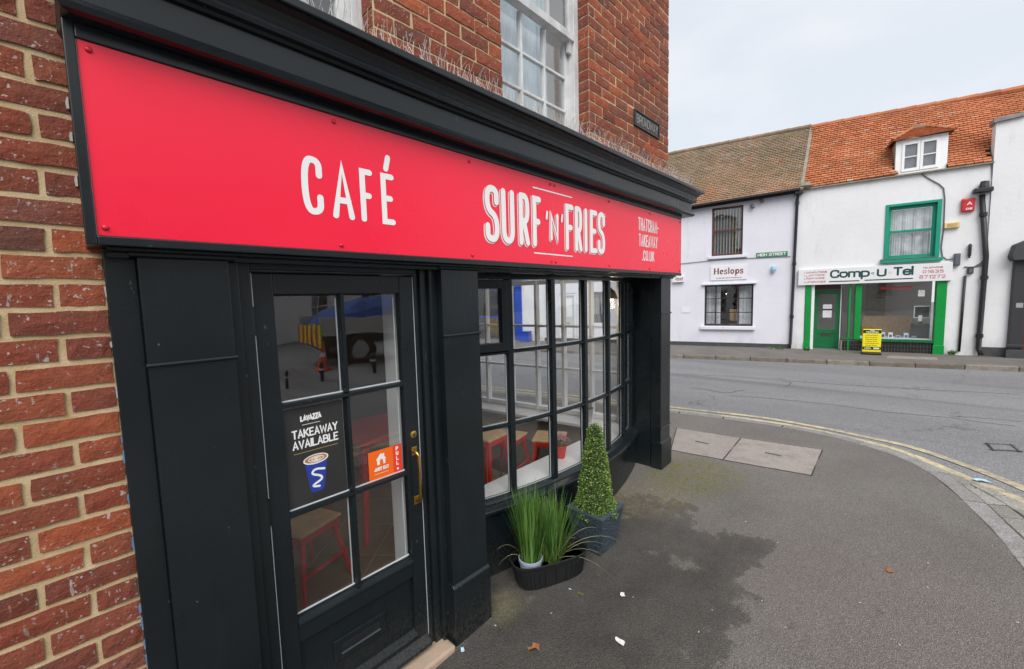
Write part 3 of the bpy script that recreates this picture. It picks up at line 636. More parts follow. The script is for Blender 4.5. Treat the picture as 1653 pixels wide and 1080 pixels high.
# ---------------- door
D = link('door', None, B); DY = 1.742
DX0, DX1, DZ0, DZ1 = .449, 1.134, .066, 1.949
GX0, GX1 = .523, 1.062; GB, GT = .545, 1.868; MX = .787
def dbox(name, m, *c, bev=.004): return MB().box(*c).build(name, m, D, bev)
dbox('stile', M['black'], DX0, DY, DZ0, GX0, DY+.045, DZ1); dbox('stile', M['black'], GX1, DY, DZ0, DX1, DY+.045, DZ1)
dbox('rail', M['black'], GX0, DY, GT, GX1, DY+.045, DZ1); dbox('rail', M['black'], GX0, DY, .45, GX1, DY+.045, GB-.018); dbox('rail', M['black'], GX0, DY, DZ0, GX1, DY+.045, .145)
bars = [1.431, .985]
for a, b in ((bars[0]+.013, GT), (bars[1]+.013, bars[0]-.013), (GB, bars[1]-.013)):
    MB().prism([(MX-.016, DY+.03), (MX-.007, DY+.004), (MX+.007, DY+.004), (MX+.016, DY+.03)], lambda p, t: (p[0], p[1], t), a, b).build('glazing_bar', M['black'], D)
for z in bars:
    MB().prism([(z-.015, DY+.03), (z-.007, DY+.003), (z+.007, DY+.003), (z+.015, DY+.03)], lambda p, t: (t, p[1], p[0]), GX0, GX1).build('glazing_bar', M['black'], D)
MB().prism([(GB-.018, DY+.03), (GB-.018, DY-.006), (GB-.010, DY-.004), (GB+.004, DY+.03)], lambda p, t: (t, p[1], p[0]), GX0, GX1).build('glazing_bar', M['black'], D)
zs = [GB, bars[1], bars[0], GT]
for i in range(3):
    for x0, x1 in ((GX0, MX), (MX, GX1)):
        p = MB().box(x0+.004, DY+.026, zs[i]+.006, x1-.004, DY+.030, zs[i+1]-.006).build('pane', M['glass'], D)
        MB().box(x0+.006, DY+.0262, zs[i]+.013, x1-.006, DY+.0222, zs[i]+.0185).box(x1-.020, DY+.032, zs[i]+.014, x1-.0155, DY+.036, zs[i+1]-.016).build('bead', M['bead'], p)
dbox('bottom_panel', M['black'], GX0, DY+.022, .145, GX1, DY+.036, .45, bev=0)
MB().prism([(.128, DY-.002), (.142, DY-.014), (.160, DY+.022), (.128, DY+.022)], lambda p, t: (t, p[1], p[0]), GX0-.003, GX1+.003).build('panel_moulding', M['black'], D, bev=.002)
MB().prism([(.062, DY), (.062, DY-.040), (.078, DY-.038), (.108, DY-.006), (.112, DY)], lambda p, t: (t, p[1], p[0]), DX0+.006, DX1-.004).build('weather_bar', M['black'], D, bev=.003)
lp = MB().box(.658, DY+.012, .252, .906, DY+.024, .352).build('letter_plate', M['black'], D, bev=.004)
MB().box(.690, DY+.0095, .286, .874, DY+.012, .322).build('flap', M['black_plastic'], lp, bev=.001); MB().box(.690, DY+.004, .281, .874, DY+.012, .2865).build('lip', M['slate_rim'], lp)
lk = MB().lathe([(.02, 0), (.0195, .004), (.013, .007)], n=20).build('lock', M['brass'], D, smooth=False); lk.rotation_euler = (math.pi/2, 0, 0); lk.location = (1.101, DY, 1.172)
kh = MB().box(-.0035, -.010, .0068, .0035, .005, .0078).build('keyhole', M['black_plastic'], lk)
hd = link('handle', None, D)
MB().tube([(1.098, DY-.002, 1.09), (1.098, DY-.034, 1.088), (1.099, DY-.040, 1.07), (1.100, DY-.041, .97), (1.101, DY-.040, .862), (1.102, DY-.034, .842), (1.102, DY-.002, .838)], [.008, .009, .009, .0078, .009, .009, .010], 10).build('grip', M['brass'], hd, smooth=True)
for z in (1.09, .838): MB().box(1.084, DY-.005, z-.022, 1.116, DY, z+.022).build('backplate', M['brass'], hd, bev=.003)
for z in (1.771, 1.037, .30): MB().tube([(.446, DY-.006, z-.05), (.446, DY-.006, z+.05)], .0075, 10).build('hinge', M['black_plastic'], D)
for a, b in ((1.825, 1.948), (1.09, 1.718), (.355, .985)): MB().box(.4500, DY-.0012, a, .4528, DY+.004, b).build('pale_gap', M['bead'], D)
MB().box(1.1352, DY+.001, .08, 1.1374, DY+.006, 1.948).build('pale_gap', M['bead'], D)
# ---------------- bow window
W = link('bow_window', None, B); BC = (2.69, 5.14); BRAD = 3.34
def arc(r, a): return (BC[0]+r*math.sin(a), BC[1]-r*math.cos(a))
def bang(x): return math.asin((x-BC[0])/BRAD)
A0, A1 = bang(1.535), bang(3.765); MU = [bang(x) for x in (1.943, 2.312, 2.685, 3.062, 3.444)]
def abox(name, m, a0, a1, r0, r1, z0, z1, parent=W, n=20, bev=0, prof=None):
    """curved bar: profile (r, z) swept from angle a0 to a1"""
    pr = prof or [(r0, z0), (r1, z0), (r1, z1), (r0, z1)]; mb = MB(); k = len(pr); n = max(1, int(abs(a1-a0)/(A1-A0)*n)+1)
    vs = [(*arc(BRAD+r, a0+(a1-a0)*i/n), z) for i in range(n+1) for r, z in pr]
    mb.add(vs, [(i*k+j, i*k+(j+1) % k, (i+1)*k+(j+1) % k, (i+1)*k+j) for i in range(n) for j in range(k)]+[tuple(range(k))[::-1], tuple(range(n*k, n*k+k))])
    return mb.build(name, m, parent, bev)
HZ, SZ, T1, T2 = 1.953, .522, 1.483, .997
edges = [A0]+MU+[A1]
for a in MU: abox('mullion', M['black'], a-.0058, a+.0058, -.03, .026, SZ, HZ, bev=.003)
for a, s_ in ((A0, 1), (A1, -1)): abox('end_frame', M['black'], a, a+s_*.016, -.04, .03, SZ, HZ, bev=.003)
abox('head', M['black'], A0, A1, -.05, .034, HZ, 2.02)
for i in range(6):
    a, b = edges[i]+(.0058 if i else .016), edges[i+1]-(.0058 if i < 5 else .016)
    for z in (T1, T2): abox('transom', M['black'], a, b, 0, 0, 0, 0, prof=[(-.02, z-.010), (.012, z-.012), (.022, z-.006), (.022, z+.002), (.008, z+.012), (-.02, z+.012)])
    for z0, z1 in ((SZ+.006, T2-.012), (T2+.012, T1-.012), (T1+.012, HZ-.004)):
        top = z0 > T1 and i in (0, 5); ia = 0
        if top:
            fr_ = .013; zt = .055; aa, bb = a+.002, b-.002
            cs = link('casement', None, W)
            abox('side', M['black'], aa, aa+fr_, -.01, .04, z0, z1, cs, bev=.003); abox('side', M['black'], bb-fr_, bb, -.01, .04, z0, z1, cs, bev=.003)
            abox('rail', M['black'], aa+fr_, bb-fr_, -.01, .04, z1-zt, z1, cs, bev=.003); abox('rail', M['black'], aa+fr_, bb-fr_, -.01, .04, z0, z0+zt, cs, bev=.003)
            abox('pane', M['glass'], aa+fr_, bb-fr_, .006, .010, z0+zt, z1-zt, cs)
        else:
            abox('pane', M['glass'], a, b, -.002, .002, z0, z1)
            abox('bead', M['bead'], b-.0022, b-.0006, -.012, -.006, z0+.004, z1-.004); abox('bead', M['bead'], a+.001, b-.001, -.010, -.0045, z0+.001, z0+.006)
abox('bottom_rail', M['black'], A0, A1, 0, 0, 0, 0, prof=[(-.03, SZ-.03), (.045, SZ-.03), (.045, SZ-.012), (.03, SZ), (-.03, SZ+.005)])
abox('sill', M['black'], A0-.012, A1+.010, 0, 0, 0, 0, prof=[(-.05, .44), (.052, .452), (.060, .462), (.090, .462), (.094, .467), (.094, .484), (.088, .490), (.03, .508), (-.05, .508)])
abox('stall_riser', M['black'], A0-.012, A1+.010, -.03, .058, -.1, .458)
# inside shelf: from the curved glass back to a straight edge
mb = MB(); n = 24; vs = []
for i in range(n+1):
    a = A0+(A1-A0)*i/n; x, y = arc(BRAD-.034, a); vs += [(x, y, .492), (x, 2.13, .492), (x, y, .512), (x, 2.13, .512)]
mb.add(vs, [(i*4+2, i*4+3, i*4+7, i*4+6) for i in range(n)]+[(i*4+3, i*4+1, i*4+5, i*4+7) for i in range(n)]+[(i*4, i*4+4, i*4+5, i*4+1) for i in range(n)])
mb.build('inner_shelf', M['white'], W); MB().box(1.55, 2.10, .05, 3.75, 2.125, .49).build('inner_apron', M['tan_wall'], W)
# ---------------- window in the end wall, seen through the bow window
EW = link('end_window', None, B)
def ebar(name, s0, s1, z0, z1, o0=-.15, o1=-.09, m='white'): mb = MB(); ebox(mb, s0, s1, o0, o1, z0, z1); return mb.build(name, M[m], EW, bev=.003 if m == 'white' else 0)
ES = [.44, .75, 1.085, 1.435, 1.80, 2.18, 2.55, 2.74]
for s_ in ES: ebar('mullion', s_-.016, s_+.016, .50, 2.03, -.165, -.09)
for a, b in zip(ES, ES[1:]):
    for z in (1.015, 1.50): ebar('glazing_bar', a+.016, b-.016, z-.012, z+.012)
    ebar('frame', a+.016, b-.016, .50, .55); ebar('frame', a+.016, b-.016, 1.98, 2.03)
    for z0, z1 in ((.55, 1.003), (1.027, 1.488), (1.512, 1.98)): ebar('pane', a+.016, b-.016, z0, z1, -.122, -.118, 'glass')
ebar('sill', .38, 2.9, .462, .494, -.42, -.09)
# ---------------- upstairs sash windows
def sash(x0, x1, zb, zm, zt, vb, hb):
    t = link('window', None, B); y = 1.832
    def q(name, m, *c, p=t, bev=.003): return MB().box(*c).build(name, M[m], p, bev)
    q('box_frame', 'old_white', x0, y, zb, x0+.055, y+.1, zt); q('box_frame', 'old_white', x1-.055, y, zb, x1, y+.1, zt); q('box_frame', 'old_white', x0+.055, y, zt-.06, x1-.055, y+.1, zt)
    q('sill', 'old_white', x0, y-.06, zb-.05, x1, y+.1, zb)
    lo = link('lower_sash', None, t); yl = y+.055
    a, b = x0+.055, x1-.055
    for c in ((a, yl, zb, a+.04, yl+.035, zm), (b-.04, yl, zb, b, yl+.035, zm), (a+.04, yl, zb, b-.04, yl+.035, zb+.06)): q('sash_frame', 'old_white', *c, p=lo)
    xs_ = [a+.04+(b-a-.08)*k/3 for k in range(4)]
    for xx in xs_[1:-1]: q('glazing_bar', 'old_white', xx-.009, yl-.004, zb+.06, xx+.009, yl+.03, zm, p=lo)
    for z in hb: 
        if z < zm: q('glazing_bar', 'old_white', a+.04, yl, z-.009, b-.04, yl+.028, z+.009, p=lo)
        else: q('glazing_bar', 'old_white', a+.04, y+.014, z-.009, b-.04, y+.04, z+.009, p=lo)
    q('pane', 'glass', a+.03, yl+.012, zb+.05, b-.03, yl+.016, zm, p=lo, bev=0)
    us = link('upper_sash', None, t); yu = y+.008
    for c in ((a, yu, zm-.01, a+.045, yu+.04, zt-.06), (b-.045, yu, zm-.01, b, yu+.04, zt-.06)): q('sash_frame', 'old_white', *c, p=us)
    q('meeting_rail', 'old_white', a, yu-.012, zm-.012, b, yu+.05, zm+.04, p=us)
    for xx in xs_[1:-1]: q('glazing_bar', 'old_white', xx-.009, yu, zm+.04, xx+.009, yu+.03, zt-.06, p=us)
    for xx in (a+.002, b-.042): MB().prism([(zm-.012, yu+.004), (zm-.085, yu+.014), (zm-.085, yu+.034), (zm-.012, yu+.036)], lambda p, s_: (s_, p[1], p[0]), xx, xx+.04).build('horn', M['old_white'], us)
    q('pane', 'glass', a+.03, yu+.014, zm+.03, b-.03, yu+.018, zt-.05, p=us, bev=0)
    mb = MB(); n = 40
    mb.add([(a+(b-a)*.86*i/n, y+.16+.012*math.sin(i*1.9)+.008*math.sin(i*.7), z) for i in range(n+1) for z in (zb, zt)], [(2*i, 2*i+2, 2*i+3, 2*i+1) for i in range(n)])
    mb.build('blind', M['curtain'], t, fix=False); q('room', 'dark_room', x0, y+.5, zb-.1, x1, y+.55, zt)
zm1 = onY(913, 56, 1.835).z
hb1 = onY(880, 107.5, 1.89).z
sash(1.803, 2.707, 2.86, zm1, zm1+.95, 0, [hb1, 2*hb1-zm1+.02, zm1+.45]); sash(.10, 1.0, 2.86, zm1, zm1+.95, 0, [hb1, 2*hb1-zm1+.02, zm1+.45])
# ---------------- interior floor of stone tiles laid diagonally
fpoly = [(-.3, 1.82), (1.45, 1.82), (1.45, 2.04), (3.78, 2.04), E_(.42, -.12, 0)[:2], E_(3.95, -.12, 0)[:2], (-.3, 5.64)]
fl = MB().prism(fpoly, lambda p, t: (p[0], p[1], t), .02, .088).build('floor', M['grout'], B)
MB().prism([(.07, 1.90)]+fpoly[2:-1]+[(.07, 5.64)], lambda p, t: (p[0], p[1], t), 2.32, 2.40).build('ceiling', M['ceiling'], B)
ts = .40; c45 = math.cos(R_(42)); s45 = math.sin(R_(42))
tm = MB().box(-.195, -.195, -.01, .195, .195, .006).mesh('tile_shape', M['floor_tile'], bev=.003, seg=1)
for i in range(-9, 16):
    for j in range(-9, 16):
        x, y = 1.0+(i*c45-j*s45)*ts, 2.6+(i*s45+j*c45)*ts
        if .05 < x < 3.45 and 2.02 < y < 5.35:
            o = link('tile', tm, fl); o.location = (x, y, .09+random.uniform(-.001, .001)); o.rotation_euler = (0, 0, R_(42))
# ================================================================== SHOP SIGN
sg = thing('shop_sign', 'long red fascia sign lettered CAFE and SURF N FRIES above the shopfront', 'sign', (0, 1.598, 2.03))
def sp(y0): return lambda p, d: (p.x, -(.0012+y0+d), p.y-2.03)
MB().box(.0585, 0, .0005, 2.0635, .006, .505).build('panel', M['red_sign'], sg, bev=.0008, seg=1)
MB().box(2.0660, 0, .0005, 4.056, .006, .505).build('panel', M['red_sign'], sg, bev=.0008, seg=1)
MB().box(.0570, .002, -.0004, 4.0565, .0062, .5058).build('edge_trim', M['bead'], sg)
MB().box(4.0575, .0, .0, 4.062, .12, .505).build('panel_return', M['red_screw'], sg)
rr = random.Random(3)
cw = [('C', .597, .076), ('A', .705, .087), ('F', .819, .056), ('É', .911, .062)]
for ch, x, wd in cw: text('letter', ch, x, 2.153+(.004 if ch == 'C' else 0), wd, .209, .0235, sp(0), M['vinyl'], sg)
LT = [('S', 1.492, .102), ('U', 1.612, .102), ('R', 1.750, .090), ('F', 1.868, .078), ("'", 1.988, .024), ('N', 2.030, .086), ("'", 2.140, .024), ('F', 2.188, .088), ('R', 2.291, .084), ('I', 2.402, .041), ('E', 2.470, .091), ('S', 2.568, .096)]
for ch, x, wd in LT:
    sm_ = ch == 'N'; q_ = ch == "'"
    z0, h, sw = (2.176, .168, .025) if sm_ else (2.255, .11, .018) if q_ else (2.128, .292, .0345)
    if q_: z0, h = 2.185, .165
    if not q_:
        text('letter_shadow', ch, x-.005, z0-.005, wd+.005, h+.005, sw+.006, sp(0), M['print_white'], sg, dep0=0, shift=(-.0035, -.0035))
        text('letter_gap', ch, x-.002, z0-.002, wd+.003, h+.004, sw+.005, sp(.002), M['red_sign'], sg, shift=(-.0005, -.0005))
    text('letter', ch, x, z0, wd, h, sw, sp(.004), M['vinyl'], sg)
for z in (2.468, 2.0925):
    mb = MB(); ribbon(mb, [(1.882, z), (2.266, z)], .0075, sp(0), 0); mb.build('rule', M['vinyl'], sg, fix=False)
text('lettering', 'THATCHAM-', 3.18, 2.352, .375, .105, .0125, sp(0), M['print_white'], sg, gap=2.6); text('lettering', 'TAKEAWAY', 3.19, 2.226, .345, .100, .0125, sp(0), M['print_white'], sg, gap=2.4); text('lettering', '.CO.UK', 3.245, 2.112, .23, .085, .0125, sp(0), M['print_white'], sg, gap=2.4)
mb = MB()
pts = ell(2.672, 2.405, .010, .010, 14); ribbon(mb, pts+[pts[0]], .0025, sp(0), 0, False); mb.build('registered_mark', M['print_white'], sg, fix=False)
scm = MB().lathe([(.008, 0), (.0075, .004), (.004, .0065)], n=10).mesh('screw_shape', M['red_screw'], smooth=True)
for x, z in [(.08, 2.515), (.075, 2.052), (.73, 2.052), (.73, 2.512), (1.4, 2.51), (1.4, 2.052), (2.044, 2.512), (2.086, 2.512), (2.044, 2.05), (2.086, 2.05), (2.73, 2.51), (2.73, 2.05), (3.39, 2.51), (3.39, 2.05), (4.03, 2.51), (4.03, 2.05)]:
    o = link('screw_cap', scm, sg); o.location = (x, -.0001, z-2.03); o.rotation_euler = (math.pi/2, 0, 0)
# street name plate
bp = thing('street_plate', 'small black cast iron street name plate on the upper brick wall', 'street sign', (3.378, 1.732, 3.262))
MB().box(0, 0, 0, .485, .012, .135).build('plate', M['iron'], bp, bev=.006)
mb = MB().box(.0, -.008, 0, .485, 0, .012).box(0, -.008, .123, .485, 0, .135).box(0, -.008, .012, .012, 0, .123).box(.473, -.008, .012, .485, 0, .123); mb.build('rim', M['iron'], bp, bev=.003)
text('lettering', 'BROADWAY', .035, .03, .415, .075, .0125, lambda p, d: (p.x, -.003-d, p.y), M['iron_letter'], bp, gap=1.3)
# bird spikes along the cornice
bs = thing('bird_spikes', 'row of thin bird deterrent wires along the top of the black cornice', 'bird spikes', (0, 1.55, 2.822))
MB().box(.25, -.02, -.004, 4.18, .02, .004).build('base_strip', M['bead'], bs)
mb = MB(); x = .3
while x < 4.16:
    for k in range(4):
        L = random.uniform(.09, .125); lx = random.uniform(-.35, .35)*L; ly = (-.5, -.15, .25, .6)[k]*L*random.uniform(.7, 1.2)
        mb.tube([(x, 0, 0), (x+lx*.5+random.uniform(-.004, .004), ly*.5, L*.5), (x+lx, ly, L*random.uniform(.8, 1))], .00105, 3, False)
    x += random.uniform(.022, .038)
stuff(mb.build('spike_wires', M['steel'], bs, fix=False))
# ================================================================== POSTER AND STICKERS ON THE DOOR GLASS
PY = DY+.0335
po = thing('takeaway_poster', 'dark poster TAKEAWAY AVAILABLE with a blue coffee cup inside the door glass', 'poster', (.524, DY+.0245, .998))
def pf(d0=0): return lambda p, d: (p.x, -(.0006+d0+d), p.y)
MB().box(0, 0, 0, .243, .0012, .413).build('paper', M['poster'], po)
text('lettering', 'LAVAZZA', .068, .354, .085, .026, .0062, pf(), M['print_white'], po, gap=1.0, rnd=False)
mb = MB(); ribbon(mb, [(.075, .340), (.145, .340)], .002, pf(), 0); mb.build('rule', M['print_white'], po, fix=False)
text('lettering', 'TAKEAWAY', .032, .288, .185, .036, .0060, pf(), M['print_white'], po, gap=1.5); text('lettering', 'AVAILABLE', .032, .243, .185, .036, .0060, pf(), M['print_white'], po, gap=1.5)
mb = MB(); ribbon(mb, [(.036, .226), (.213, .226)], .0018, pf(), 0); mb.build('rule', M['gold'], po, fix=False)
def poly(name, pts, m, par, d0, z=0): 
    mb = MB(); f = pf(d0); mb.quad(*[f(Vector(p), 0) for p in pts]); return mb.build(name, m, par, fix=False)
poly('cup', [(.072, .185), (.090, .055), (.098, .047), (.118, .044), (.138, .047), (.146, .055), (.166, .185)], M['cup_blue'], po, .0004)
poly('cup_rim', ell(.119, .186, .051, .021), M['print_white'], po, .0008); poly('coffee', ell(.119, .187, .046, .0165), M['coffee'], po, .0011)
mb = MB()
for r in (.030, .018, .007): e = ell(.119, .186, r, r*.36, 18); ribbon(mb, e+[e[0]], .003, pf(.0014), 0, False)
mb.build('latte_art', M['print_white'], po, fix=False)
mb = MB(); ribbon(mb, chaikin([(.150, .135), (.110, .145), (.096, .125), (.135, .110), (.140, .092), (.105, .080), (.100, .072), (.126, .066)]), .009, pf(.0008), 0); mb.build('swirl', M['print_white'], po, fix=False)
je = thing('delivery_sticker', 'square orange delivery sticker with white house logo on the door glass', 'sticker', (.872, DY+.0245, 1.0))
MB().box(0, 0, 0, .126, .0008, .138).build('backing', M['orange'], je)
mb = MB(); f = pf()
mb.quad(*[f(Vector(p), 0) for p in [(.042, .068), (.042, .092), (.036, .092), (.063, .122), (.072, .112), (.072, .118), (.080, .118), (.080, .102), (.090, .092), (.084, .092), (.084, .068), (.073, .068), (.073, .086), (.068, .092), (.060, .092), (.056, .086), (.056, .068)]]); mb.build('house_logo', M['print_white'], je, fix=False)
text('lettering', 'JUST EAT', .026, .040, .076, .017, .0045, pf(), M['print_white'], je, gap=1.3)
mb = MB(); ribbon(mb, [(.03, .026), (.098, .026)], .0016, pf(), 0); mb.build('rule', M['print_white'], je, fix=False)
pu = thing('pull_sticker', 'narrow red PULL sticker beside the orange one on the door glass', 'sticker', (.999, DY+.0245, 1.0))
MB().box(.0, 0, 0, .046, .0008, .138).build('backing', M['pull_red'], pu)
for i, ch in enumerate('PULL'): text('lettering', ch, .014, .110-i*.024, .014, .020, .0048, pf(), M['print_white'], pu)
poly('mark', ell(.021, .02, .006, .006, 12), M['print_white'], pu, 0)
# ================================================================== PLANTERS
def square_planter(base, w0, w1, h, rz):
    t = thing('topiary_planter', 'square blue grey slate effect planter with clipped green cone topiary', 'planter', base, rz)
    def pyr(w0, w1, z0, z1): 
        return [(-w0, -w0, z0), (w0, -w0, z0), (w0, w0, z0), (-w0, w0, z0), (-w1, -w1, z1), (w1, -w1, z1), (w1, w1, z1), (-w1, w1, z1)]
    a, b = w0/2, w1/2; mb = MB(); wt = .022
    vs = pyr(a, b, 0, h)+pyr(b-wt, b-wt, h, h)[4:]+pyr(a-wt, a-wt, h-.06, h-.06)[4:]
    mb.add(vs, [(0, 3, 2, 1), (0, 1, 5, 4), (1, 2, 6, 5), (2, 3, 7, 6), (3, 0, 4, 7), (8, 9, 13, 12), (9, 10, 14, 13), (10, 11, 15, 14), (11, 8, 12, 15), (12, 13, 14, 15)])
    mb.build('tub', M['slate'], t)
    mb = MB(); c = b+.003
    for k in range(4): 
        mb.prism([(-c, -c), (c, -c), (c-wt-.003, -c+wt+.003), (-c+wt+.003, -c+wt+.003)], lambda p, z, k=k: ((p[0], p[1], z), (-p[1], p[0], z), (-p[0], -p[1], z), (p[1], -p[0], z))[k], h-.008, h+.006)
    mb.build('rim', M['slate_rim'], t)
    MB().box(-b+wt, -b+wt, h-.07, b-wt, b-wt, h-.035).build('soil', M['soil'], t)
    # clipped cone: dark core and several thousand small leaves
    H0, H1, r0, r1 = h-.05, h+.595, .140, .040
    M['core'] = paint('inner_twigs', (.02, .035, .01), .9, .3, 30)
    MB().lathe([(r0*.9, H0), (r0*.6, (H0+H1)/2), (r1*.75, H1-.02), (.002, H1)], n=18).build('core', M['core'], t)
    mb = MB(); rr = random.Random(5)
    for i in range(11500):
        u = rr.random()**.75; u = 1-u if rr.random() < .0 else u
        z = H1-(H1-H0)*(rr.random()**.62); f = (z-H0)/(H1-H0); rad = (r0*(1-f)+r1*f)*(1+.03*math.sin(f*21)+.03*math.sin(f*9+2))
        if f > .955: rad *= math.sqrt(max(0, 1-((f-.955)/.05)**2))*rr.uniform(.4, 1)
        an = rr.uniform(0, 2*math.pi); rad *= rr.uniform(.86, 1.05)
        p = Vector((rad*math.cos(an), rad*math.sin(an), z)); nrm = Vector((math.cos(an), math.sin(an), .3)).normalized()
        d = (nrm*rr.uniform(.2, .9)+Vector((rr.uniform(-1, 1), rr.uniform(-1, 1), rr.uniform(-.5, 1)))).normalized(); s_ = d.cross(Vector((rr.uniform(-1, 1), rr.uniform(-1, 1), rr.uniform(-1, 1)))).normalized()
        L = rr.uniform(.009, .016); wd = L*.32
        mb.add([p, p+d*L*.5+s_*wd, p+d*L, p+d*L*.5-s_*wd], [(0, 1, 2, 3)], rr.random()**1.3)
    stuff(mb.build('foliage', M['box_leaf'], t, fix=False))
    return t
tub_h = .28
TB = Vector((2.42, 1.54, 0)); TB.z = gh(TB.x)+.012
square_planter(TB, .205, .287, tub_h, R_(0))
def trough(base, rz):
    t = thing('grass_trough', 'oval black plastic trough planted with tall grass beside the bow window', 'planter', base, rz)
    sx, sy, h = .262, .118, .155; n = 40
    def ring(k, z):
        out = []
        for i in range(n):
            a = 2*math.pi*i/n; ca, sa = math.cos(a), math.sin(a); e = .62
            out.append((sx*k*math.copysign(abs(ca)**e, ca), sy*k*math.copysign(abs(sa)**e, sa)*(1 if k > .5 else 1), z))
        return out
    pr = [(.80, 0), (.82, .004), (.90, .115), (.925, .118), (.93, .128), (.955, .130), (1.0, .146), (1.0, .155), (.965, .157), (.945, .150), (.90, .10)]
    mb = MB(); vs = [v for k, z in pr for v in ring(k, z)]
    mb.add(vs, [(i*n+j, i*n+(j+1) % n, (i+1)*n+(j+1) % n, (i+1)*n+j) for i in range(len(pr)-1) for j in range(n)]+[tuple(range(n))[::-1], tuple(range((len(pr)-1)*n, len(pr)*n))])
    mb.build('tub', M['black_plastic'], t, smooth=False)
    mb = MB()
    for j in range(n):                       # staves moulded in the sides
        a = ring(.845, .012)[j]; b = ring(.912, .112)[j]; mb.tube([a, b], .0042, 5)
    stuff(mb.build('staves', M['black_plastic'], t))
    MB().add(ring(.90, .10), [tuple(range(n))]).build('soil', M['soil'], t, fix=False)
    pot = MB().lathe([(.062, .06), (.071, .150), (.076, .152), (.076, .168), (.070, .169), (.066, .14)], (-.135, -.015, 0), 28).build('inner_pot', M['pot_lilac'], t, smooth=False)
    rr = random.Random(11)
    def blades(name, c, rad, num, hh, spread, m, wid=.0034):
        mb = MB()
        for i in range(num):
            a = rr.uniform(0, 6.283); r_ = rad*math.sqrt(rr.random()); x0, y0 = c[0]+r_*math.cos(a), c[1]+r_*math.sin(a)
            L = hh*rr.uniform(.62, 1.05); a2 = a+rr.uniform(-.7, .7); lean = spread*rr.uniform(.1, 1)*(r_/rad+.25); cur = rr.uniform(.0, .4)
            dx, dy = math.cos(a2), math.sin(a2); sd_ = Vector((-dy, dx, 0))*wid*rr.uniform(.5, 1); col_ = rr.random(); pts = []
            for k in range(5):
                f = k/4; q = L*f; pts.append(Vector((x0+dx*lean*L*(f+cur*f*f), y0+dy*lean*L*(f+cur*f*f), c[2]+q*(1-.25*lean*f))))
            vs = []
            for k, p in enumerate(pts): ww = (1, 1, .85, .6, .08)[k]; vs += [p-sd_*ww, p+sd_*ww]
            mb.add(vs, [(2*k, 2*k+1, 2*k+3, 2*k+2) for k in range(4)], col_)
        return stuff(mb.build(name, m, t, fix=False))
    blades('grass', (-.135, -.015, .14), .060, 520, .47, .24, M['grass'], .0038); blades('grass', (.03, .01, .10), .062, 300, .45, .42, M['grass'], .0034)
    blades('dry_blades', (-.03, 0, .11), .10, 34, .42, .50, M['dry_grass'], .002)
    mb = MB()                               # a few long blades arching right out
    for sx_, sy_, ex, ey, ez in ((.06, 0, .42, -.16, .22), (.07, .0, .36, -.20, .10), (.05, -.02, .34, -.26, .02), (-.15, 0, -.36, -.03, .28), (-.14, -.02, -.34, .0, .16), (.02, -.03, .30, -.10, .30), (.06, -.02, .40, -.10, .14)):
        vs = []; 
        for k in range(8):
            f = k/7; p = Vector((sx_+(ex-sx_)*f, sy_+(ey-sy_)*f, .11+(ez-.11)*f+.30*f*(1-f))); wd = .0014*(1-f*.8); vs += [p+Vector((0, wd, wd)), p-Vector((0, wd, wd))]
        mb.add(vs, [(2*k, 2*k+1, 2*k+3, 2*k+2) for k in range(7)], rr.random())
    stuff(mb.build('long_blades', M['dry_grass'], t, fix=False))
TG = Vector((1.965, 1.60, 0)); TG.z = gh(TG.x)+.012
trough(TG, R_(-25))
# ================================================================== LEAVES AND LITTER
def scrap(name, px, size, m, label, cat, seed, group=None, curl=.3):
    p = onG(px[0], px[1], .014); rr = random.Random(seed); n = 11; mb = MB()
    vs = [(0, 0, size*.10*curl)]
    for k in range(n):
        a = 2*math.pi*k/n; r_ = size*rr.uniform(.45, 1.0); vs.append((r_*math.cos(a)*1.1, r_*math.sin(a)*.7, max(.0006, size*curl*rr.uniform(-.2, .6))))
    top = [(0, 1+k, 1+(k+1) % n) for k in range(n)]; mb.add(vs, top); mb.add([(x, y, z+.0008) for x, y, z in vs], [f[::-1] for f in top])
    o = mb.build(name, m, fix=False); o.location = p; o.rotation_euler = (0, 0, rr.uniform(0, 6)); return tag(o, label, cat, group)
scrap('dead_leaf', (864, 1046), .042, M['leaf_dead'], 'curled brown dead leaf on the tarmac near the door', 'leaf', 1, curl=.7)
scrap('dead_leaf', (1436, 922), .03, M['leaf_dead'], 'small pale brown leaf alone in the middle of the pavement', 'leaf', 2, curl=.6)
scrap('paper_scrap', (1002, 1036), .034, M['litter'], 'torn white paper scrap lying on the damp tarmac', 'litter', 3)
scrap('paper_scrap', (1005, 960), .026, M['litter'], 'thin white scrap on the tarmac right of the grass trough', 'litter', 4)
scrap('dead_leaf', (937, 959), .024, M['dry_grass'], 'pale yellowish flattened leaf in front of the grass trough', 'leaf', 5, curl=.2)
scrap('paper_scrap', (920, 951), .010, M['litter_blue'], 'tiny bluish white scrap by the grass trough', 'litter', 6)
scrap('wrapper', (1581, 775), .075, M['litter_blue'], 'pale blue wrapper lying by the double yellow lines', 'litter', 7)
scrap('wrapper', (747, 1049), .022, M['litter_blue'], 'small blue and white wrapper against the middle pilaster foot', 'litter', 8, curl=.6)
rr = random.Random(21)
for k, (x, y) in enumerate([(1230, 970), (1388, 973), (1497, 948), (1498, 909), (1255, 876), (1204, 842), (1052, 790), (1643, 1005), (1452, 1041), (1645, 903), (1268, 1013), (1128, 1020), (800, 1010), (1095, 806), (1365, 830), (1022, 964), (890, 990), (1150, 985)]):
    scrap('grit_fleck', (x, y), rr.uniform(.006, .010), M['fleck'], 'tiny pale fleck of grit or gum on the pavement', 'litter', 30+k, 'pale flecks scattered on the pavement', .15)
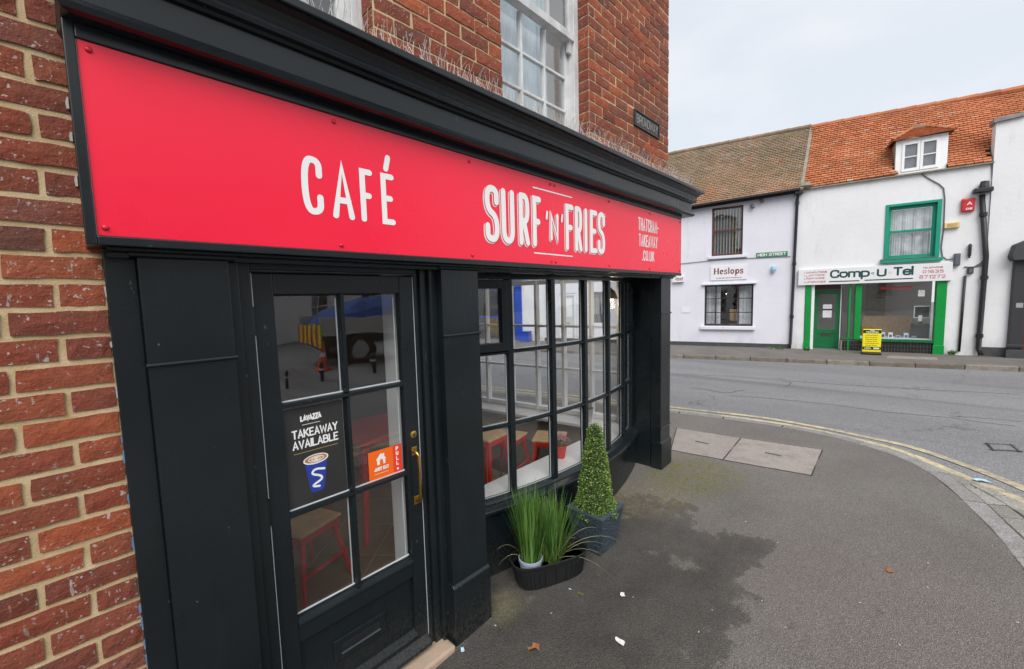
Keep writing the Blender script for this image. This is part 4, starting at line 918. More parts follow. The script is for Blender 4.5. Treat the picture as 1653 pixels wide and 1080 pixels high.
# ================================================================== INTERIOR FURNITURE
def stool(x, y, h, label, rz=0, sw=.30):
    t = thing('stool', label, 'stool', (x, y, .096), rz, 'red metal stools in the cafe'); a = sw/2
    MB().box(-a, -a, h-.022, a, a, h).build('seat', M['wood'], t, bev=.009); MB().box(-a+.008, -a+.008, h-.065, a-.008, a-.008, h-.0225).build('apron', M['red_metal'], t, bev=.006)
    for sx in (-1, 1):
        for sy in (-1, 1):
            mb = MB(); tx, ty = sx*(a-.02), sy*(a-.02); ex, ey = sx*(a+.035), sy*(a+.035); w_ = .030
            mb.add([(tx-w_*sx, ty, h-.06), (tx, ty, h-.06), (tx, ty-w_*sy, h-.06), (tx-w_*sx, ty-w_*sy, h-.06), (ex-w_*.6*sx, ey, 0), (ex, ey, 0), (ex, ey-w_*.6*sy, 0), (ex-w_*.6*sx, ey-w_*.6*sy, 0)],
                   [(0, 1, 2, 3), (7, 6, 5, 4), (0, 4, 5, 1), (1, 5, 6, 2), (2, 6, 7, 3), (3, 7, 4, 0)]); mb.build('leg', M['red_metal'], t, bev=.003)
    for s_ in (-1, 1): MB().box(-a-.01, s_*(a+.005)-.004, h*.38, a+.01, s_*(a+.005)+.004, h*.38+.02).build('brace', M['red_metal'], t)
    return t
stool(2.72, 2.70, .45, 'wooden topped red metal stool behind the first bow window panes', R_(15))
stool(3.02, 2.42, .42, 'wooden topped red metal stool behind the flower pot', R_(30))
stool(2.28, 2.50, .62, 'tall red metal stool close to the bow window left end', R_(8), .28)
stool(.86, 2.62, .42, 'wooden topped red metal stool inside the door', R_(20))
stool(1.45, 3.5, .45, 'wooden topped red metal stool farther inside the cafe beyond the door', R_(40))
def table(x, y, label, rz=0):
    t = thing('cafe_table', label, 'table', (x, y, .096), rz); h = .74; a = .32
    MB().box(-a, -a, h-.03, a, a, h).build('top', M['red_metal'], t, bev=.012)
    for sx in (-1, 1):
        for sy in (-1, 1): MB().tube([(sx*(a-.05), sy*(a-.05), h-.03), (sx*(a-.0), sy*(a-.0), 0)], [.028, .016], 6).build('leg', M['red_metal'], t)
    return t
table(1.62, 3.05, 'red metal cafe table seen through the door'); table(2.35, 3.3, 'red metal cafe table deep behind the bow window', R_(12))
fp_ = thing('flower_pot', 'red flower pot with pink flowers on the white window shelf', 'pot', (2.66, 2.02, .513))
MB().lathe([(.034, 0), (.036, .004), (.048, .09), (.052, .092), (.052, .104), (.046, .104), (.042, .085)], n=24).build('pot', M['red_metal'], fp_)
mb = MB(); rr = random.Random(9)
for i in range(240):
    a, e, r_ = rr.uniform(0, 6.28), rr.uniform(.1, 1.4), rr.uniform(.02, .075); p = Vector((r_*math.cos(a)*math.cos(e)*1.1, r_*math.sin(a)*math.cos(e)*1.1, .10+r_*math.sin(e))); d = Vector((rr.uniform(-1, 1), rr.uniform(-1, 1), rr.uniform(-.2, 1))).normalized(); s_ = d.cross(Vector((.3, .5, .8))).normalized()
    mb.add([p, p+d*.012+s_*.006, p+d*.026, p+d*.012-s_*.006], [(0, 1, 2, 3)])
stuff(mb.build('leaves', M['box_leaf'], fp_, fix=False)); mb = MB()
for i in range(70):
    a, e = rr.uniform(0, 6.28), rr.uniform(.5, 1.5); r_ = rr.uniform(.06, .085); p = Vector((r_*math.cos(a)*math.cos(e)*1.2, r_*math.sin(a)*math.cos(e)*1.2, .11+r_*math.sin(e)))
    for k in range(4): an = k*1.57+i; mb.add([p, p+Vector((.008*math.cos(an-.5), .008*math.sin(an-.5), .003)), p+Vector((.012*math.cos(an), .012*math.sin(an), .0)), p+Vector((.008*math.cos(an+.5), .008*math.sin(an+.5), .003))], [(0, 1, 2, 3)])
stuff(mb.build('petals', M['pink'], fp_, fix=False))
e0 = E_(.74, -.30, .495)
bk = thing('zinc_bucket', 'zinc bucket of dried grass on the far window sill', 'bucket', e0)
MB().lathe([(.05, 0), (.07, .14), (.075, .142), (.075, .15), (.066, .148), (.06, .11)], n=24).build('bucket', M['zinc'], bk); mb = MB()
for i in range(90):
    a = rr.uniform(0, 6.28); r_ = rr.uniform(.0, .05); L = rr.uniform(.12, .30); k = rr.uniform(.2, .6); b = Vector((r_*math.cos(a), r_*math.sin(a), .12)); tip = b+Vector((math.cos(a)*k*L, math.sin(a)*k*L, L)); s_ = Vector((-math.sin(a), math.cos(a), 0))*.003
    mb.add([b-s_, b+s_, tip], [(0, 1, 2)])
stuff(mb.build('dried_grass', M['dry_grass'], bk, fix=False))
# ================================================================== FAR BUILDINGS
def tiles(name, corners, gauge, tw, m, parent, sag=.03, skip=None, thick=.03, seed=1):
    """corners: eave-left, eave-right, ridge-right, ridge-left (local coords); courses of separate lapped tiles"""
    el, er, rr_, rl = [Vector(c) for c in corners]; rn = random.Random(seed); mb = MB()
    rows = max(2, int(((rl-el).length+(rr_-er).length)/2/gauge)); nrm = (er-el).cross(rl-el).normalized()
    if nrm.z < 0: nrm = -nrm
    for r in range(rows):
        f0, f1 = r/rows, min(1, (r+1.25)/rows); a0, b0 = el.lerp(rl, f0), er.lerp(rr_, f0); a1, b1 = el.lerp(rl, f1), er.lerp(rr_, f1)
        n = max(1, round((b0-a0).length/tw)); sh = .5 if r % 2 else 0
        for i in range(-1, n+1):
            u0, u1 = max(0, (i+sh)/n), min(1, (i+1+sh)/n-.0012)
            if u1-u0 < .15/n: continue
            if skip and skip((u0+u1)/2, (f0+f1)/2): continue
            und = sag*(math.sin(u0*9+r*.21)*.4+math.sin(u0*3.1+r*.05)); lift = thick*rn.uniform(.85, 1.2); dn = rn.uniform(-.035, .035)/rows
            p0 = a0.lerp(b0, u0)+(rl-el)*dn; p1 = a0.lerp(b0, u1)+(rl-el)*dn; q0 = a1.lerp(b1, u0); q1 = a1.lerp(b1, u1)
            t0 = nrm*(lift+und); t1 = nrm*(.002+und); bs_ = nrm*(und-.01)
            mb.add([p0+bs_, p1+bs_, p1+t0, p0+t0, q0+t1, q1+t1], [(0, 1, 2, 3), (3, 2, 5, 4)], rn.random())
    o = mb.build(name, m, parent, fix=False); return stuff(o)
def fbox(name, m, parent, s0, z0, s1, z1, y0, y1, bev=0): return MB().box(s0, y0, z0, s1, y1, z1).build(name, M[m], parent, bev)
def wall_with_holes(name, m, parent, s0, s1, z0, z1, holes, y0=0., y1=.3):
    xs_ = sorted({s0, s1, *[h[0] for h in holes], *[h[2] for h in holes]}); zs_ = sorted({z0, z1, *[h[1] for h in holes], *[h[3] for h in holes]}); V = {}; mb = MB(); fs = []
    solid = lambda i, j: 0 <= i < len(xs_)-1 and 0 <= j < len(zs_)-1 and not any(h[0]-1e-6 <= xs_[i] and xs_[i+1] <= h[2]+1e-6 and h[1]-1e-6 <= zs_[j] and zs_[j+1] <= h[3]+1e-6 for h in holes)
    vs = []
    def v(i, j, k):
        if (i, j, k) not in V: V[i, j, k] = len(vs); vs.append((xs_[i], (y0, y1)[k], zs_[j]))
        return V[i, j, k]
    for i in range(len(xs_)-1):
        for j in range(len(zs_)-1):
            if not solid(i, j): continue
            fs += [(v(i, j, 0), v(i+1, j, 0), v(i+1, j+1, 0), v(i, j+1, 0)), (v(i, j, 1), v(i, j+1, 1), v(i+1, j+1, 1), v(i+1, j, 1))]
            for di, dj, e in ((-1, 0, ((i, j), (i, j+1))), (1, 0, ((i+1, j+1), (i+1, j))), (0, -1, ((i+1, j), (i, j))), (0, 1, ((i, j+1), (i+1, j+1)))):
                if not solid(i+di, j+dj): (a, b), (c, d) = e; fs.append((v(a, b, 0), v(a, b, 1), v(c, d, 1), v(c, d, 0)))
    return mb.add(vs, fs).build(name, M[m], parent)
def ff(off=0): return lambda p, d: (p.x, -(off+d), p.y)
def drape(name, m, parent, s0, s1, z0, z1, y, amp=.02, k=30):
    mb = MB(); n = max(6, int((s1-s0)*40)); mb.add([(s0+(s1-s0)*i/n, y+amp*math.sin(i*k*.05)+amp*.4*math.sin(i*2.1), z) for i in range(n+1) for z in (z0, z1)], [(2*i, 2*i+2, 2*i+3, 2*i+1) for i in range(n)])
    return mb.build(name, M[m], parent, fix=False)
# ---------------- lilac white house
HB = thing('white_house', 'lilac white rendered house with brown weathered tile roof', 'building', HF.O, HF.rz); Lx = -9.0
uwin = (-2.51, 3.11, -1.56, 4.765); lwin = (-2.71, .67, -1.21, 2.105)
wall_with_holes('wall', 'lilac', HB, Lx, 0, -.6, 5.02, [uwin, lwin, (-8.3, -.05, -7.55, 1.98), (-6.95, .75, -6.15, 2.0)])
fbox('plinth', 'plinth_dark', HB, Lx, -.3, -.12, .09, -.02, .05)
MB().box(Lx, .3, -.5, 0, 6, 5.0).build('core', M['dark_room'], HB) if False else None
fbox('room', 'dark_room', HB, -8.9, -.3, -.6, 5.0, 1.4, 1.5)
t = link('door', None, HB)
for c in ((-8.3, -.05, -8.2, 1.98), (-7.65, -.05, -7.55, 1.98), (-8.2, 1.88, -7.65, 1.98)): fbox('frame', 'white', t, *c, .03, .14, .005)
fbox('leaf', 'bead', t, -8.2, -.05, -7.65, 1.88, .07, .11); fbox('letter_slot', 'gold', t, -8.02, .7, -7.84, .76, .062, .069); fbox('upper_panel', 'white', t, -8.1, 1.0, -7.75, 1.75, .064, .069, .003); fbox('lower_panel', 'white', t, -8.1, .1, -7.75, .6, .064, .069, .003)
t = link('window', None, HB)
for c in ((-6.95, .75, -6.88, 2.0), (-6.22, .75, -6.15, 2.0), (-6.88, 1.93, -6.22, 2.0), (-6.88, .75, -6.22, .83), (-6.57, .83, -6.53, 1.93)): fbox('frame', 'dark_frame', t, *c, .05, .12, .004)
fbox('pane', 'glass', t, -6.88, .83, -6.22, 1.93, .08, .085)
for k in range(8): fbox('blind_slat', 'net', t, -6.86+k*.08, 1.1, -6.82+k*.08, 1.93, .2, .205)
er0, er1 = (Lx, -.28, 4.62), (-.02, -.28, 4.985)
rh, rd = 2.54, 2.0
tiles('roof_tiles', [er0, er1, (.43, rd, 4.985+rh), (Lx, rd, 7.42)], .098, .165, M['roof_brown'], HB, .035, seed=3)
MB().quad((Lx, -.20, 4.52), (-.02, -.20, 4.88), (.40, rd, 4.84+rh), (Lx, rd, 7.27)).quad((Lx, rd, 7.27), (.40, rd, 4.84+rh), (.0, 6, 4.9), (Lx, 6, 4.9)).build('roof_deck', M['dark_room'], HB)
for i in range(30): x0 = Lx+(9.42)*i/30; MB().tube([(x0, rd, 7.40+.105*i/30), (x0+.32, rd, 7.40+.105*(i+1)/30+.012)], .085, 8).build('ridge_tile', M['roof_brown'], HB)
MB().prism([(-.30, 4.99), (-.26, 4.94), (rd, 4.93+rh), (rd, 5.02+rh)], lambda p, t: (t+(p[0]+.3)/2.3*.44, p[0], p[1]), -.035, .05).build('verge', M['fillet'], HB)
MB().prism([(-.33, 4.80), (-.23, 4.80), (-.21, 4.86), (-.33, 4.86)], lambda p, t: (t, p[0], p[1]-.20+.0405*(t-Lx)), Lx, -.02).build('gutter', M['pipe'], HB)
def pipe(parent, pts, r, m='pipe', name='downpipe', joints=()):
    o = MB().tube(pts, r, 10).build(name, M[m], parent, smooth=True)
    for z in joints:
        for a, b in zip(pts, pts[1:]):
            if min(a[2], b[2]) <= z <= max(a[2], b[2]) and a[2] != b[2]:
                f = (z-a[2])/(b[2]-a[2]); x, y = a[0]+(b[0]-a[0])*f, a[1]+(b[1]-a[1])*f; MB().tube([(x, y, z-.05), (x, y, z+.05)], r*1.35, 10).build('pipe_collar', M[m], o); break
    return o
pipe(HB, [(-.06, -.20, 4.92), (-.07, -.08, 4.72), (-.10, -.07, 2.5), (-.13, -.07, .12), (-.15, -.16, .0)], .042, joints=(4.6, 2.7, 1.0)); MB().box(-.16, -.26, 4.84, .06, -.03, 4.99).build('hopper', M['pipe'], HB, bev=.02)
def sash_far(parent, r, m, rail, name='window', th=.07, drapes=None):
    s0, z0, s1, z1 = r; t = link(name, None, parent); y = .09
    for c in ((s0, z0, s0+th, z1), (s1-th, z0, s1, z1), (s0+th, z1-th, s1-th, z1), (s0+th, z0, s1-th, z0+th*1.2)): fbox('frame', m, t, *c, y, y+.08, .006)
    fbox('meeting_rail', m, t, s0+th, rail-.03, s1-th, rail+.03, y+.005, y+.07, .005); fbox('pane', 'glass', t, s0+th, z0+th, s1-th, z1-th, y+.045, y+.05); return t
t = sash_far(HB, uwin, 'brown_frame', 3.97, th=.06)
for k in range(9): x = uwin[0]+.08+k*.092; fbox('blind_slat', 'blind', t, x, uwin[1]+.08, x+.028, uwin[3]-.07, .21+.01*(k % 2), .215+.01*(k % 2))
fbox('sill', 'lilac', HB, uwin[0]-.10, uwin[1]-.10, uwin[2]+.14, uwin[1]-.005, -.09, .12, .01)
t = link('window', None, HB); s0, z0, s1, z1 = lwin; y = .07
for c in ((s0, z0, s0+.04, z1), (s1-.04, z0, s1, z1), (s0+.04, z1-.04, s1-.04, z1), (s0+.04, z0, s1-.04, z0+.05)): fbox('frame', 'dark_frame', t, *c, y, y+.07, .004)
for x in (s0+.36, s1-.44): fbox('mullion', 'dark_frame', t, x-.02, z0+.05, x+.02, z1-.04, y, y+.06)
for z in (z0+.47, z0+.955):
    for a, b in ((s0+.04, s0+.34), (s0+.38, s1-.46), (s1-.42, s1-.04)): fbox('glazing_bar', 'dark_frame', t, a, z-.014, b, z+.014, y+.01, y+.05)
fbox('pane', 'glass', t, s0+.04, z0+.05, s1-.04, z1-.04, y+.03, y+.034)
drape('curtain', 'net', t, s0+.05, s0+.50, z0+.06, z1-.05, .27); drape('curtain', 'net', t, s1-.47, s1-.05, z0+.06, z1-.05, .27)
fbox('sill', 'lilac', HB, s0-.12, z0-.12, s1+.07, z0-.005, -.11, .10, .012); fbox('hood', 'lilac', HB, s0-.09, z1+.005, s1+.09, z1+.055, -.10, .05, .01)
ch = thing('office_chair', 'orange backed chair behind the ground floor window of the lilac house', 'chair', HF.O, HF.rz)
MB().box(s0+.78, .62, .80, s0+1.12, .70, 1.24).build('backrest', M['wood'], ch, bev=.04); MB().box(s0+.76, .45, .60, s0+1.14, .95, .70).build('seat', M['wood'], ch, bev=.03); MB().tube([(s0+.95, .7, .6), (s0+.95, .7, 0)], .03).build('stem', M['pipe'], ch)
hs = thing('office_sign', 'white Heslops sign board with maroon lettering above the lower window', 'sign', HF.O, HF.rz)
a, b = HF(1146.8, 453), HF(1206.3, 425.5); MB().box(a[0], -.03, a[1], b[0], -.003, b[1]-.02).build('panel', M['sign_white'], hs, bev=.004)
# serif lettering: thick stems, thin joins, small feet
def serif(parent, word, x0, z0, wd, h, m, base=.032):
    W_ = {'H': 5.2, 'e': 3.6, 's': 3.0, 'l': 1.4, 'o': 3.8, 'p': 4.0, 'A': 5, 'b': 4}; gp = .9; tot = sum(W_[c] for c in word)+gp*(len(word)-1); k = wd/tot; u = h/6; x = x0; mb = MB(); n_ = 0
    def st_(pts, w__):
        nonlocal n_; ribbon(mb, [(x+p[0]*k, z0+p[1]*u) for p in pts], w__*k, ff(base), n_*.0004, False); n_ += 1
    for c in word:
        w_ = W_[c]
        if c == 'H':
            for q in (.8, w_-.8): st_([(q, 0), (q, 6)], 1.4); st_([(q-1, .15), (q+1, .15)], .35); st_([(q-1, 5.85), (q+1, 5.85)], .35)
            st_([(.8, 3.1), (w_-.8, 3.1)], .45)
        elif c == 'A': st_([(.3, 0), (2.3, 6)], .5); st_([(2.3, 6), (4.3, 0)], 1.2); st_([(1, 2), (3.6, 2)], .45)
        elif c == 'l': st_([(.7, 0), (.7, 6.2)], 1.1); st_([(0, .15), (1.4, .15)], .35)
        elif c in 'ob': 
            if c == 'b': st_([(.5, 0), (.5, 6.2)], 1.0)
            e = ell(w_/2, 2.05, w_/2-.5, 1.8, 20); st_(e+[e[0]], 1.1)
        elif c == 'e': e = ell(w_/2, 2.05, w_/2-.5, 1.8, 20); st_(e[:18], 1.1); st_([(.5, 2.1), (w_-.5, 2.1)], .4)
        elif c == 's': st_(chaikin([(2.7, 3), (2.6, 3.95), (.3, 3.95), (.4, 2.4), (2.7, 1.7), (2.7, .1), (.2, .1), (.2, 1.1)]), .8)
        elif c == 'p': st_([(.7, -2), (.7, 4)], 1.1); st_([(0, -1.9), (1.5, -1.9)], .35); e = ell(2.3, 2.05, 1.3, 1.8, 20); st_(e+[e[0]], 1.1)
        x += (w_+gp)*k
    return mb.build('lettering', m, parent, fix=False)
a, b = HF(1152.5, 443.3), HF(1199.8, 432.5); serif(hs, 'Heslops', a[0], a[1]+.005, b[0]-a[0], .205, M['ink_maroon'])
a, b = HF(1156, 449.6), HF(1196, 448); mb = MB(); x = a[0]
while x < b[0]: L = random.uniform(.012, .03); ribbon(mb, [(x, a[1]+.005), (x+L, a[1]+.005)], .026, ff(.032), 0, False); x += L+random.uniform(.008, .02)
mb.build('small_print', M['ink_dark'], hs, fix=False)
ab = thing('small_sign', 'small white Abel sign half hidden by the red fascia end', 'sign', HF.O, HF.rz)
a, b = HF(1086, 456), HF(1104.2, 446); MB().box(a[0], -.12, a[1], b[0], -.003, b[1]).build('panel', M['sign_white'], ab, bev=.005); serif(ab, 'Abel', a[0]+.09, a[1]+.06, b[0]-a[0]-.12, .12, M['ink_maroon'], .123)
st = thing('street_name_plate', 'green HIGH STREET name plate on the lilac house', 'street sign', HF.O, HF.rz)
a, b = HF(1220.6, 415.9), HF(1271.5, 405.3); zz = a[1]; MB().box(a[0], -.02, zz, b[0], -.003, zz+.15).build('plate', M['plate_green'], st, bev=.003); text('lettering', 'HIGH STREET', a[0]+.04, zz+.028, b[0]-a[0]-.08, .095, .016, ff(.021), M['print_white'], st, gap=1.3)
a, b = HF(1100.6, 504.7), HF(1113.8, 497); tag(MB().box(a[0], -.015, a[1], b[0], -.002, b[1]).build('wall_plate', M['sign_white']), 'small blank white plate low on the lilac wall', 'sign').matrix_world = Matrix.Translation(HF.O) @ Matrix.Rotation(HF.rz, 4, 'Z')
for q, lab in (((1214, 333.8), 'round security light on the lilac house right of the upper window'), ((1229, 324.7), 'small angled floodlight under the eaves of the lilac house')):
    a = HF(*q); t = thing('security_light', lab, 'light', HF.O, HF.rz); MB().tube([(a[0], 0, a[1]), (a[0], -.07, a[1])], .03, 8).build('bracket', M['pipe'], t); MB().tube([(a[0]-.02, -.07, a[1]+.05), (a[0]+.03, -.12, a[1]-.06)], .05, 10).build('lamp_head', M['grey_box'], t)
a = HF(1248.9, 434); t = thing('wall_ornament', 'small pale blue ornament on the lilac wall under the green plate', 'ornament', HF.O, HF.rz); MB().lathe([(.03, -.12), (.05, -.08), (.075, -.02), (.07, .07), (.02, .11)], (a[0], -.08, a[1]), 14).build('body', M['litter_blue'], t); MB().tube([(a[0], 0, a[1]-.1), (a[0], -.1, a[1]-.1)], .012, 6).build('bracket', M['pipe'], t)
def cable(F_, px, r, label, off=.02):
    o = MB().tube([(*(lambda q: (q[0], -off, q[1]))(F_(x, y)),) for x, y in px], r, 6).build('cable', M['grey_box']); o.location = F_.O; o.rotation_euler = (0, 0, F_.rz); return tag(o, label, 'cable')
cable(HF, [(1084, 427), (1100, 425.8), (1135, 422), (1150, 420.5), (1172, 418.5), (1220, 416.5), (1276, 414)], .010, 'thin cable sagging across the lilac house wall')
# ---------------- computer shop
C = thing('computer_shop', 'white rendered shop with orange tile roof, dormer and bright green shopfront', 'building', CF.O, CF.rz)
EZ0, EZ1 = 4.99, 5.04; SW = 4.12
gw = (2.105, 2.66, 3.16, 4.18); sf = (.22, -.10, 3.42, 2.06)
wall_with_holes('wall', 'render', C, 0, SW, -.6, EZ0, [gw, sf])
MB().box(-.0, -.09, EZ0-.005, SW, .06, EZ0+.035).build('coping', M['fillet'], C)
RH, RD = 2.44, 2.0
dS0, dS1, dZ0, dZ1 = 2.22, 3.27, 5.05, 6.0
def on_roof(F_, x, y, y0=-.05, z0=5.0, sl=RH/RD):
    r = ray(x, y); O = F_.O; n = F_.n
    # plane z = z0 + sl*(yl - y0), yl = (P-O).n
    A = r.z-sl*r.dot(n); Bc = z0+sl*((CP-O).dot(n)-y0)-CP.z; t_ = Bc/A; P = CP+r*t_; return ((P-O).dot(F_.d), (P-O).dot(n), P.z)
def dorm_skip(u, f): x = u*9.0+.1*f; z = EZ0+f*RH; return (2.25 < x < 3.25 and z < 5.98) or (x > 4.02 and z < 5.45)
tiles('roof_tiles', [(0.0, -.05, EZ0+.03), (9.0, -.05, EZ0+.0), (9.0, RD, EZ0+RH-.24), (.25, RD, EZ0+RH+.02)], .098, .165, M['roof_orange'], C, .05, skip=dorm_skip, thick=.036, seed=8)
MB().quad((0, .05, EZ0-.08), (9, .05, EZ0-.1), (9, RD, EZ0+RH-.36), (.25, RD, EZ0+RH-.12)).quad((.25, RD, EZ0+RH-.12), (9, RD, EZ0+RH-.36), (9, 6, 5), (0, 6, 5)).build('roof_deck', M['dark_room'], C)
for i in range(20): x0 = .25+8.75*i/20; z_r = EZ0+RH+.02-.26*i/20; MB().tube([(x0, RD, z_r), (x0+.45, RD, z_r+.004)], .10, 8).build('ridge_tile', M['roof_orange'], C)
# dormer: cheeks, casements and a small hipped tile roof
dm = link('dormer', None, C); yd = .02
MB().prism([(dS0, EZ0), (dS1, EZ0), (dS1, 6.0), (dS0, 6.0)], lambda p, t: (p[0], t, p[1]), .10, 1.0).build('cheeks', M['fillet'], dm)
for c in ((dS0, 5.04, dS0+.13, 5.99), (dS1-.17, 5.04, dS1, 5.99), (dS0+.13, 5.90, dS1-.17, 5.99), (dS0+.13, 5.04, dS1-.17, 5.10)): fbox('frame', 'white', dm, *c, yd, .10, .006)
mid = (dS0+dS1)/2-.02
for a, b in ((dS0+.13, mid), (mid+.005, dS1-.17)):
    cs = link('casement', None, dm)
    for c in ((a, 5.10, a+.06, 5.90), (b-.06, 5.10, b, 5.90), (a+.06, 5.83, b-.06, 5.90), (a+.06, 5.10, b-.06, 5.18)): fbox('sash_frame', 'white', cs, *c, yd-.02, .07, .005)
    dm_b = 5.5; MB().box(a+.06, yd-.01, 5.485, b-.06, .05, 5.51).build('bar', M['white'], dm); MB().box(a+.06, .055, 5.18, b-.06, .06, 5.83).build('pane', M['glass'], dm)
fbox('dark', 'grey_box', dm, dS0+.05, 5.1, dS1-.05, 5.9, .085, .095)
ap = (mid+.03, 1.15, 6.52); e0_, e1_ = (dS0-.10, -.10, 5.98), (dS1+.10, -.10, 5.99)
tiles('roof_tiles', [e0_, e1_, (ap[0]+.12, .55, 6.36), (ap[0]-.12, .55, 6.36)], .098, .16, M['roof_orange'], dm, .01, seed=5); tiles('roof_tiles', [(dS0-.10, 1.1, 6.05), e0_, (ap[0]-.12, .55, 6.36), (ap[0]-.1, 1.2, 6.40)], .098, .16, M['roof_orange'], dm, .01, seed=6); tiles('roof_tiles', [e1_, (dS1+.10, 1.1, 6.05), (ap[0]+.1, 1.2, 6.40), (ap[0]+.12, .55, 6.36)], .098, .16, M['roof_orange'], dm, .01, seed=9)
for a, b in ((e0_, (ap[0]-.12, .55, 6.38)), (e1_, (ap[0]+.12, .55, 6.38))):
    for k in range(5): p, q = Vector(a).lerp(Vector(b), k/5), Vector(a).lerp(Vector(b), (k+1)/5); MB().tube([p+Vector((0, 0, .03)), q+Vector((0, 0, .05))], [.05, .045], 6).build('hip_tile', M['roof_orange'], dm)
MB().tube([(ap[0]-.2, .55, 6.38), (ap[0]+.2, .55, 6.38)], .085, 8).build('ridge_tile', M['roof_brown'], dm)
# clump of moss and a broken tile in the valley
tag(MB().lathe([(.12, 0), (.20, .06), (.16, .15), (.04, .2)], (.12, -.1, EZ0+.02), 9).build('mossy_rubble', M['fillet']), 'clump of mossy rubble in the valley between the two roofs', 'moss').matrix_world = Matrix.Translation(CF.O) @ Matrix.Rotation(CF.rz, 4, 'Z')
# sea green sash
t = sash_far(C, gw, 'teal', 3.46, th=.10); drape('curtain', 'net', t, gw[0]+.1, gw[2]-.1, gw[1]+.1, gw[3]-.1, .20, .018, 55)
for c in ((gw[0]-.04, gw[1]-.0, gw[0]+.03, gw[3]+.05), (gw[2]-.03, gw[1], gw[2]+.06, gw[3]+.05), (gw[0]+.03, gw[3]-.02, gw[2]-.03, gw[3]+.05)): fbox('architrave', 'teal', t, *c, -.03, .09, .005)
fbox('sill', 'teal', t, gw[0]-.10, gw[1]-.10, gw[2]+.12, gw[1]-.01, -.12, .10, .008); fbox('sill_rot', 'brown_frame', t, gw[0]-.11, gw[1]-.012, gw[2]+.02, gw[1]+.012, -.125, .05, .008)
# shopfront
SH = link('shopfront', None, C)
def px_s(x, y, off=0): return CF(x, y, off)[0]
fbox('pilaster', 'green', SH, .235, -.08, .375, 2.0, -.03, .2, .008); fbox('pilaster_foot', 'green', SH, .222, -.08, .385, .20, -.045, -.031, .006)
fbox('pilaster', 'green', SH, 3.215, -.08, 3.42, 2.05, -.03, .2, .008); fbox('pilaster_foot', 'green', SH, 3.20, -.08, 3.43, .20, -.045, -.031, .006)
fbox('reveal', 'white', SH, .39, -.08, .47, 2.0, .02, .5, .005); fbox('reveal', 'white', SH, 1.14, -.08, 1.165, 2.0, .3, .42, .005)
fbox('transom_panel', 'brown_frame', SH, .47, 1.84, 1.14, 2.0, .34, .38)
fbox('post', 'green', SH, 1.475, .30, 1.62, 2.04, .0, .12, .008)
fbox('post', 'green', SH, 1.325, -.06, 1.37, 2.02, .02, .06, .004)
fbox('window_sill', 'green_door', SH, 1.62, .262, 3.215, .345, -.02, .16, .006)
fbox('window_sill', 'green_door', SH, 1.18, .29, 1.475, .345, .02, .3, .006)
fbox('pane', 'glass', SH, 1.62, .345, 3.215, 2.04, .06, .066); fbox('pane', 'glass', SH, 1.18, .345, 1.475, 2.04, .2, .206)
rs = fbox('stall_riser', 'grout', SH, 1.17, -.1, 3.215, .262, .045, .16)
tm2 = MB().box(-.030, -.006, -.045, .030, .006, .045).mesh('riser_tile', M['dark_blue_tile'], bev=.004, seg=1)
mb = MB()
for r in range(3):
    for k in range(30): x = 1.205+k*.068; mb.box(x, .036, -.075+r*.112, x+.060, .047, -.075+r*.112+.104)
stuff(mb.build('riser_tiles', M['dark_blue_tile'], rs))
dr = link('door', None, SH); dx0, dx1 = .475, 1.135
for c in ((dx0, -.05, dx0+.10, 1.82), (dx1-.10, -.05, dx1, 1.82), (dx0+.10, 1.70, dx1-.10, 1.82), (dx0+.10, .44, dx1-.10, .58), (dx0+.10, -.05, dx1-.10, .06)): fbox('rail', 'green_door', dr, *c, .36, .41, .005)
fbox('lower_panel', 'green_door', dr, dx0+.10, .06, dx1-.10, .44, .375, .40); fbox('letter_slot', 'brown_frame', dr, dx0+.2, .36, dx1-.22, .42, .365, .37); fbox('pane', 'glass', dr, dx0+.10, .58, dx1-.10, 1.70, .385, .39)
for z0_, z1_ in ((1.22, 1.37), (.95, 1.19)): fbox('notice', 'sign_white', dr, dx0+.23, z0_, dx0+.46, z1_, .378, .382)
fbox('notice_band', 'ink_dark', dr, dx0+.22, 1.18, dx0+.47, 1.23, .376, .379)
# room behind the glass
fbox('room_back', 'pale_wall', C, .2, -.2, 3.6, 2.2, 2.6, 2.7); fbox('room_floor', 'dark_room', C, .2, -.15, 3.6, -.09, .2, 2.6); fbox('room_ceiling', 'ceiling', C, .2, 2.05, 3.6, 2.1, .3, 2.6); fbox('display_shelf', 'white', C, 1.63, .30, 3.2, .36, .08, .75)
fbox('counter', 'wood', C, 1.8, -.1, 3.0, .95, 1.5, 1.9)
fbox('partition', 'fillet', C, 1.9, .0, 2.4, 2.05, 1.95, 2.05)
rr = random.Random(4); t_lab = ['small boxed item at the left of the computer shop display', 'small bottle like item second from the left in the computer shop display', 'white carton near the middle of the computer shop display', 'pale low packet in the computer shop display', 'light blue box right of the middle in the computer shop display', 'flat blue packet near the right of the computer shop display']
for k in range(6):
    x = 1.95+k*.17; o = thing('display_item', t_lab[k], 'box', CF.O, CF.rz); hh = [.13, .17, .16, .08, .15, .07][k]; m_ = [M['sign_white'], M['litter_blue'], M['sign_white'], M['pot_lilac'], M['litter_blue'], M['cup_glow']][k]
    MB().box(x, .22, .361, x+.10, .30, .36+hh).build('carton', m_, o, bev=.004); MB().box(x+.02, .217, .38, x+.08, .2195, .36+hh*.6).build('print', M['ink_dark'] if k % 2 else M['cup_blue'], o)
